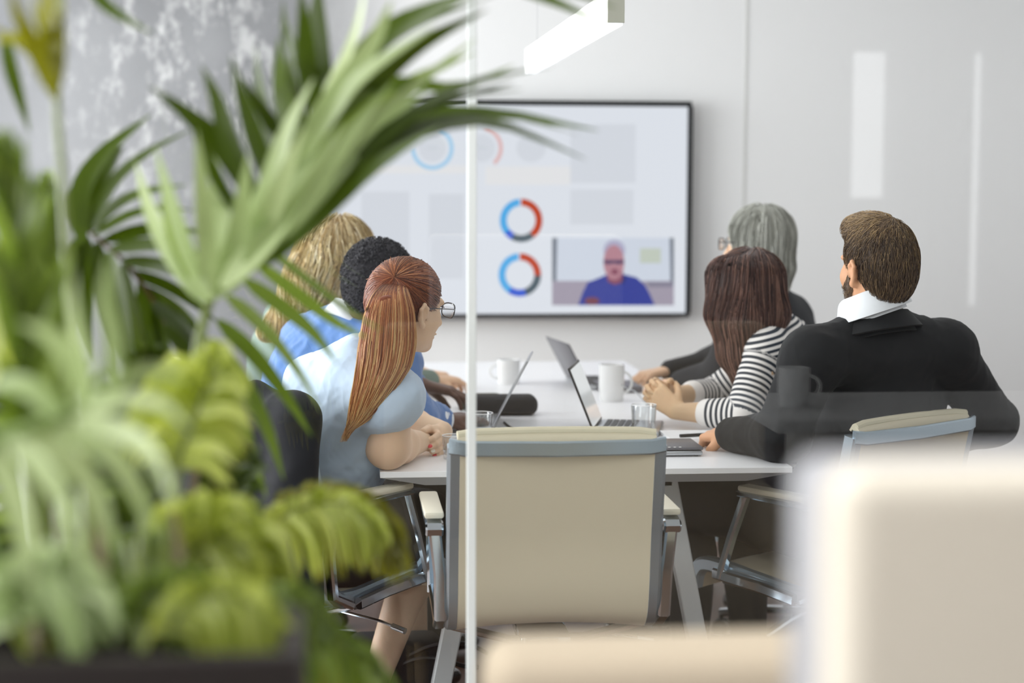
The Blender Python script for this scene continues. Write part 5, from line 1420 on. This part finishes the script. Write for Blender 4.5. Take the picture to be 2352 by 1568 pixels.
def leaflist(name, parent, D, w, m, items, dz=0.10):
    """items: lists of px points base..tip; depth drifts by dz towards the tip"""
    ls = LeafSet(); ls.rs = np.random.default_rng(len(items) * 13 + int(D * 100))
    for it in items:
        ww = w
        if isinstance(it[-1], (int, float)): ww = it[-1]; it = it[:-1]
        d0 = D + ls.rs.uniform(-0.04, 0.04); dd = dz * ls.rs.uniform(-1, 1)
        pts = [at(x, y, d0 + dd * (i / max(1, len(it) - 1)) ** 1.5) for i, (x, y) in enumerate(it)]
        ls.leaf(pts, ww * D / FPX, roll=ls.rs.normal() * 0.35)
    return ls.build(name, m, parent)
def autofrond(parent, D, rach, n, L, w, m, ang=(70, 70), sides=(1, -1), droop=0.35, seed=0, ms='stem_green', sr=0.004, D2=None, lenprof=None, jit=0.12, t0=0.08):
    """frond with leaflets set regularly along a drawn midrib"""
    rs = np.random.default_rng(seed); D2 = D if D2 is None else D2
    P = [at(x, y, D + (D2 - D) * i / (len(rach) - 1)) for i, (x, y) in enumerate(rach)]
    C = catmull(P, 60); ls = LeafSet(); ls.rs = rs
    for i in range(n):
        t = t0 + (0.985 - t0) * i / (n - 1); k = min(int(t * 59), 58); p = C[k].lerp(C[k + 1], t * 59 - k); T = (C[k + 1] - C[k]).normalized()
        tc = (CAM - p).normalized(); S = T.cross(tc).normalized(); N_ = S.cross(T)
        lp = math.sin(math.pi * min(1, 0.18 + 0.80 * t)) ** 0.6
        for s_ in sides:
            a = R(ang[0] + (ang[1] - ang[0]) * t + rs.normal() * 6)
            d = T * math.cos(a) + S * s_ * math.sin(a) + N_ * rs.normal() * jit * 1.6 + N_ * 0.15
            ln = L * D / FPX * lp * rs.uniform(0.85, 1.1)
            p1 = p + d * ln * 0.5 + Vector((0, 0, -droop * ln * 0.18)); p2 = p + d * ln * (1 - 0.25 * droop) + Vector((0, 0, -droop * ln * 0.85))
            ls.leaf([p, p1, p2], w * D / FPX * rs.uniform(0.8, 1.15), roll=rs.normal() * 0.4, n=9)
    o = ls.build('frond', m, parent)
    b = MB(); b.tube(C, list(np.linspace(sr, sr * 0.35, 60)), 6); b.done('midrib', ms, o)
    return o
def frond_stem(parent, fr, pts, r0, r1, m='stem_green'):
    return stemmesh('midrib', [at(*q) for q in pts], r0, r1, m, fr)
pa = tag(empty('potted_palm', (-0.22, 1.55, 0.99)), 'big palm whose long arching fronds reach over the television', 'plant')
pb = tag(empty('potted_palm', (-0.50, 1.60, 0.99)), 'palm at the far left with one tall straight stem and pale arching leaves', 'plant')
# frond A: the tall arching frond
fr = leaflist('frond', pa, 2.30, 46, 'leaf_dark', [
    [(600, 480), (500, 330), (430, 262), (342, 196)], [(590, 470), (530, 330), (500, 230), (463, 150)], [(625, 430), (590, 340), (560, 240), (530, 128)],
    [(650, 380), (620, 290), (600, 200), (587, 100)], [(680, 330), (655, 240), (645, 160), (640, 85)], [(700, 300), (680, 210), (672, 120), (668, 40)], [(720, 260), (705, 150), (700, 60), (690, -30)],
    [(745, 220), (735, 120), (730, 20), (735, -50)], [(560, 520), (500, 420), (460, 330), (440, 260), 36],
    [(700, 320), (860, 180), (960, 100), (1120, 20), 62], [(740, 240), (850, 130), (960, 60), (1140, -10), 56], [(640, 470), (800, 340), (960, 270), (1150, 262), (1375, 300), 46],
    [(650, 500), (800, 380), (960, 300), (1130, 282), (1345, 366), 46], [(620, 520), (760, 410), (900, 300), (1060, 200), (1265, 152), 44], [(780, 180), (880, 80), (1000, 20), (1120, -30), 50],
    [(1010, 280), (1130, 262), (1240, 285), (1330, 310), 26], [(730, 250), (690, 380), (640, 520), 40],
    [(1100, -60), (1200, -20), (1300, 20), (1400, 62), 50], [(1060, -50), (1180, -30), (1290, -20), (1420, 20), 50], [(660, 440), (820, 330), (1000, 240), (1180, 190), 26], [(680, 420), (860, 290), (1040, 225), (1200, 205), 22],
    [(700, 290), (640, 300), (600, 250), (560, 180), 40], [(760, 190), (700, 150), (660, 80), (650, 0), 40]], dz=0.16)
frond_stem(pa, fr, [(372, 1400, 1.66), (388, 1200, 1.90), (425, 1000, 2.12), (472, 720, 2.26), (555, 560, 2.32), (650, 380, 2.36), (740, 225, 2.4), (850, 110, 2.42), (1000, 40, 2.42)], 0.0085, 0.003)
leaflist('leaflets', fr, 2.24, 54, 'leaf_sheen', [
    [(478, 700), (400, 590), (345, 480), (312, 372), 44], [(480, 690), (430, 590), (390, 460), (358, 340), 40], [(484, 690), (475, 560), (465, 430), (452, 300), 44], [(490, 680), (505, 560), (500, 440), (488, 330), 50],
    [(495, 680), (545, 560), (560, 460), (570, 350), 54], [(498, 680), (580, 560), (640, 440), (700, 290), 62], [(510, 660), (620, 540), (700, 420), (790, 280), 60], [(560, 600), (680, 480), (780, 340), (900, 190), 52],
    [(590, 540), (680, 380), (760, 260), (880, 130), 44], [(620, 560), (720, 450), (830, 330), (1000, 190), 50], [(640, 520), (760, 380), (900, 240), (1090, 90), 44], [(660, 400), (760, 250), (850, 160), (1000, 60), 44],
    [(560, 570), (620, 420), (660, 300), (720, 180), 46], [(700, 300), (780, 200), (860, 90), (900, 0), 44], [(740, 240), (800, 130), (830, 40), (840, -40), 40]], dz=0.14)
leaflist('leaflets', fr, 2.30, 50, 'leaf_mid', [
    [(560, 610), (700, 470), (820, 370), (940, 270), 60], [(570, 620), (720, 500), (860, 380), (1010, 290), 50], [(540, 640), (640, 520), (720, 440), (800, 380), 56], [(640, 440), (770, 300), (900, 210), (1090, 120), 50],
    [(520, 650), (600, 480), (650, 360), (690, 240), 44], [(680, 340), (800, 230), (900, 190), (1050, 200), (1180, 150), 36], [(480, 700), (410, 560), (385, 460), (380, 400), 36], [(470, 690), (430, 640), (400, 560), (360, 500), 34]], dz=0.12)
# drooping right-hand leaflets lower on the same stem
lo = leaflist('leaflets', fr, 2.50, 34, 'leaf_mid', [
    [(600, 560), (700, 640), (800, 715), (880, 760), 24], [(585, 600), (690, 680), (770, 740), (845, 776), 30], [(560, 640), (650, 705), (720, 765), (776, 838), 34], [(520, 680), (600, 750), (680, 850), (738, 946), 36],
    [(500, 735), (580, 810), (650, 900), (717, 1002), 36], [(488, 780), (560, 880), (615, 990), (652, 1102), 36], [(478, 820), (530, 920), (575, 1030), (612, 1142), 34], [(466, 850), (510, 950), (540, 1060), (560, 1168), 32], [(455, 880), (480, 980), (500, 1080), (505, 1190), 30]], dz=0.05)
# frond B: dark one behind
fr = leaflist('frond', pa, 2.62, 30, 'leaf_dark', [
    [(186, 560), (184, 440), (240, 350), (348, 262), 44], [(190, 540), (215, 430), (255, 370), (285, 335), 44], [(200, 530), (260, 420), (340, 350), (440, 298), 26], [(205, 530), (270, 470), (340, 440), (430, 425)], [(215, 540), (300, 495), (380, 480), (450, 485)],
    [(235, 552), (320, 528), (400, 525), (470, 535)], [(255, 572), (340, 562), (410, 570), (480, 590)], [(280, 597), (360, 606), (430, 630), (490, 660)], [(300, 622), (380, 652), (440, 690), (500, 740)], [(326, 655), (400, 700), (450, 750), (505, 820)], [(352, 695), (420, 755), (460, 820), (500, 890)], [(376, 745), (430, 810), (470, 880), (490, 940)],
    [(200, 545), (190, 650), (195, 740), (215, 830), 44], [(222, 556), (235, 670), (250, 760), (270, 860), 44], [(252, 578), (270, 700), (290, 800), (310, 900), 44], [(285, 605), (310, 730), (335, 830), (350, 930), 44], [(320, 650), (345, 770), (370, 870), (395, 960), 44], [(350, 700), (375, 800), (400, 900), (420, 1000), 44],
    [(195, 535), (175, 600), (170, 700), (175, 800), 40], [(190, 530), (172, 470), (200, 400), (260, 330), 36]], dz=0.05)
frond_stem(pa, fr, [(395, 1330, 1.75), (450, 1080, 2.3), (430, 840, 2.6), (370, 720, 2.62), (290, 605, 2.62), (205, 530, 2.62), (180, 480, 2.62)], 0.006, 0.002, 'stem_brown')
# small bright fronds low down
autofrond(pa, 2.0, [(400, 1090), (430, 1000), (470, 900), (500, 800)], 20, 150, 34, 'leaf_lime', (75, 40), droop=0.55, seed=2)
autofrond(pa, 2.05, [(390, 1000), (380, 960), (410, 880), (470, 850), (540, 890)], 18, 150, 34, 'leaf_lime', (80, 50), droop=0.8, seed=12)
autofrond(pa, 1.90, [(360, 1400), (385, 1260), (470, 1190), (570, 1230), (650, 1370)], 40, 190, 30, 'leaf_lime', (80, 30), droop=0.9, seed=3, t0=0.25)
autofrond(pa, 1.86, [(370, 1400), (430, 1280), (500, 1240), (560, 1290)], 26, 170, 32, 'leaf_lime', (80, 30), droop=1.0, seed=33, t0=0.2)
autofrond(pa, 2.35, [(430, 1330), (580, 1228), (690, 1158), (790, 1148), (870, 1190), (925, 1300)], 52, 120, 16, 'leaf_gold', (88, 35), droop=0.9, seed=4, t0=0.33, sr=0.003)
autofrond(pa, 2.32, [(600, 1215), (700, 1165), (800, 1160), (880, 1220)], 34, 110, 15, 'leaf_lime', (80, 30), droop=1.0, seed=44, t0=0.1, sr=0.002)
autofrond(pa, 2.0, [(420, 1480), (560, 1440), (700, 1440), (820, 1500), (900, 1580)], 34, 120, 18, 'leaf_mid', (80, 30), droop=0.9, seed=5, sr=0.003)
autofrond(pa, 2.15, [(500, 1500), (640, 1480), (740, 1500), (800, 1580)], 26, 110, 18, 'leaf_gold', (80, 40), droop=0.7, seed=55, sr=0.003)
autofrond(pa, 1.56, [(380, 1480), (420, 1395), (500, 1360), (580, 1385), (660, 1460)], 30, 120, 26, 'leaf_lime', (80, 40), droop=1.0, seed=61, t0=0.1)
autofrond(pa, 1.60, [(300, 1480), (330, 1380), (400, 1340), (480, 1370), (540, 1450)], 28, 130, 28, 'leaf_mid', (80, 40), droop=1.0, seed=62, t0=0.1)
autofrond(pa, 1.66, [(560, 1490), (600, 1400), (660, 1370), (720, 1400), (760, 1460)], 24, 100, 22, 'leaf_mid', (80, 40), droop=0.9, seed=63, t0=0.1)
# frond C: tall straight stem at the left
fr = leaflist('frond', pb, 2.0, 38, 'leaf_gold', [
    [(130, 232), (95, 140), (50, 100), (-20, 60), 34], [(130, 225), (80, 110), (45, 40), (20, -40), 36], [(132, 205), (95, 90), (75, 20), (65, -40), 40], [(132, 190), (118, 80), (108, 20), (100, -40), 44], [(134, 200), (142, 90), (146, 20), (150, -40), 30],
    [(134, 160), (128, 60), (135, 0), (140, -50), 36], [(130, 210), (60, 100), (20, 90), (-30, 100), 24], [(135, 120), (120, 40), (115, -40), 40]], dz=0.12)
frond_stem(pb, fr, [(215, 1430, 1.66), (200, 1150, 1.8), (182, 920, 1.95), (160, 680, 2.0), (146, 450, 2.0), (130, 225, 2.0), (136, 60, 2.0), (140, -60, 2.0)], 0.0075, 0.003)
leaflist('leaflet', fr, 2.25, 30, 'leaf_dark', [[(12, 80), (26, 160), (46, 230), (68, 306), 30]], dz=0.05)
leaflist('leaflet', fr, 2.25, 30, 'leaf_dark', [[(200, -40), (240, 10), (290, 45), (352, 78), 26]], dz=0.05)
# upright leaves at the left edge
autofrond(pb, 1.75, [(120, 1420), (90, 1150), (70, 900), (60, 700), (30, 480), (0, 350)], 30, 210, 40, 'leaf_mid', (24, 14), droop=0.0, seed=6, t0=0.30)
autofrond(pb, 2.3, [(210, 1420), (170, 1100), (130, 850), (112, 650), (112, 420)], 22, 190, 40, 'leaf_mid', (26, 10), droop=0.05, seed=7, t0=0.35)
fr = leaflist('frond', pb, 2.1, 40, 'leaf_lime', [[(30, 900), (20, 760), (10, 640), (0, 520), 50], [(40, 840), (34, 720), (30, 620), (26, 540), 44], [(-20, 900), (-10, 760), (-14, 640), (-10, 540), 50]])
frond_stem(pb, fr, [(110, 1430, 1.66), (80, 1200, 1.85), (40, 1000, 2.05), (25, 850, 2.1)], 0.005, 0.003)
# arching leaves with window sheen in their colour, very close
fr = leaflist('frond', pb, 1.52, 62, 'leaf_sheen', [
    [(20, 1010), (90, 1080), (150, 1180), (190, 1330)], [(70, 1000), (170, 1060), (230, 1160), (270, 1300), 56], [(120, 985), (240, 1030), (310, 1120), (360, 1250), 54], [(170, 960), (270, 985), (350, 1040), (395, 1150), 46], [(200, 940), (300, 920), (370, 930), (440, 990), 40],
    [(-10, 1030), (30, 1130), (60, 1240), (80, 1400), 60], [(190, 940), (160, 830), (110, 770), (40, 740), 46], [(210, 930), (190, 810), (175, 720), (168, 620), 44], [(230, 910), (300, 860), (360, 850), (430, 870), 36], [(150, 970), (80, 900), (20, 880), (-40, 890), 50], [(250, 900), (260, 780), (240, 690), (250, 590), 38]], dz=0.10)
frond_stem(pb, fr, [(120, 1430, 1.60), (-30, 1250, 1.55), (-60, 1050, 1.53), (60, 985, 1.52), (200, 930, 1.52), (300, 860, 1.55)], 0.009, 0.004, 'leaf_sheen')
autofrond(pb, 1.55, [(60, 1480), (40, 1390), (90, 1310), (170, 1330), (220, 1420)], 24, 170, 44, 'leaf_sheen', (70, 30), droop=0.9, seed=8, t0=0.15)
autofrond(pb, 1.62, [(-60, 1460), (-20, 1360), (50, 1330), (110, 1400)], 20, 160, 44, 'leaf_lime', (70, 30), droop=0.9, seed=9, t0=0.1)
autofrond(pb, 1.85, [(220, 1450), (235, 1340), (300, 1270), (370, 1300), (410, 1400)], 26, 170, 30, 'leaf_mid', (75, 30), droop=0.8, seed=10, t0=0.15)
# darker filling fronds
for i, (D_, r_, L_, m_) in enumerate([
    (2.35, [(300, 1430), (250, 1200), (190, 1020), (120, 900), (50, 860)], 240, 'leaf_dark'), (2.45, [(330, 1430), (320, 1230), (290, 1070), (300, 930), (360, 820)], 230, 'leaf_dark'),
    (2.2, [(180, 1430), (130, 1240), (100, 1110), (50, 1030), (-20, 1010)], 220, 'leaf_mid'), (2.4, [(420, 1430), (450, 1290), (500, 1170), (520, 1090), (560, 1030)], 150, 'leaf_dark'),
    (2.25, [(260, 1440), (240, 1330), (190, 1230), (120, 1190), (40, 1220)], 200, 'leaf_dark'), (2.3, [(380, 1440), (350, 1330), (300, 1230), (220, 1180), (150, 1210)], 190, 'leaf_mid'),
    (2.5, [(150, 1400), (120, 1150), (80, 950), (60, 800), (10, 700)], 200, 'leaf_dark'), (2.1, [(480, 1450), (500, 1400), (560, 1370), (640, 1390)], 110, 'leaf_mid')]):
    autofrond(pa if i in (1, 3, 5, 7) else pb, D_, r_, 24, L_, 34, m_, (50, 25), droop=0.35, seed=20 + i, D2=D_, sr=0.004, ms='stem_brown', t0=0.2)
for k, (x, y0, x2, y2, D_) in enumerate([(150, 1470, 130, 1100, 1.62), (240, 1470, 215, 1120, 1.66), (300, 1470, 330, 1150, 1.68), (420, 1470, 400, 1180, 1.66), (330, 1470, 290, 1240, 1.6), (85, 1470, 100, 1220, 1.6)]):
    stemmesh('cane', [at(x, y0 + 30, D_ - 0.02), at((x + x2) / 2 + 6, (y0 + y2) / 2, D_ + 0.04), at(x2, y2, D_ + 0.22)], 0.007, 0.004, 'stem_brown' if k % 2 else 'stem_green', pb if k < 2 or k == 5 else pa)
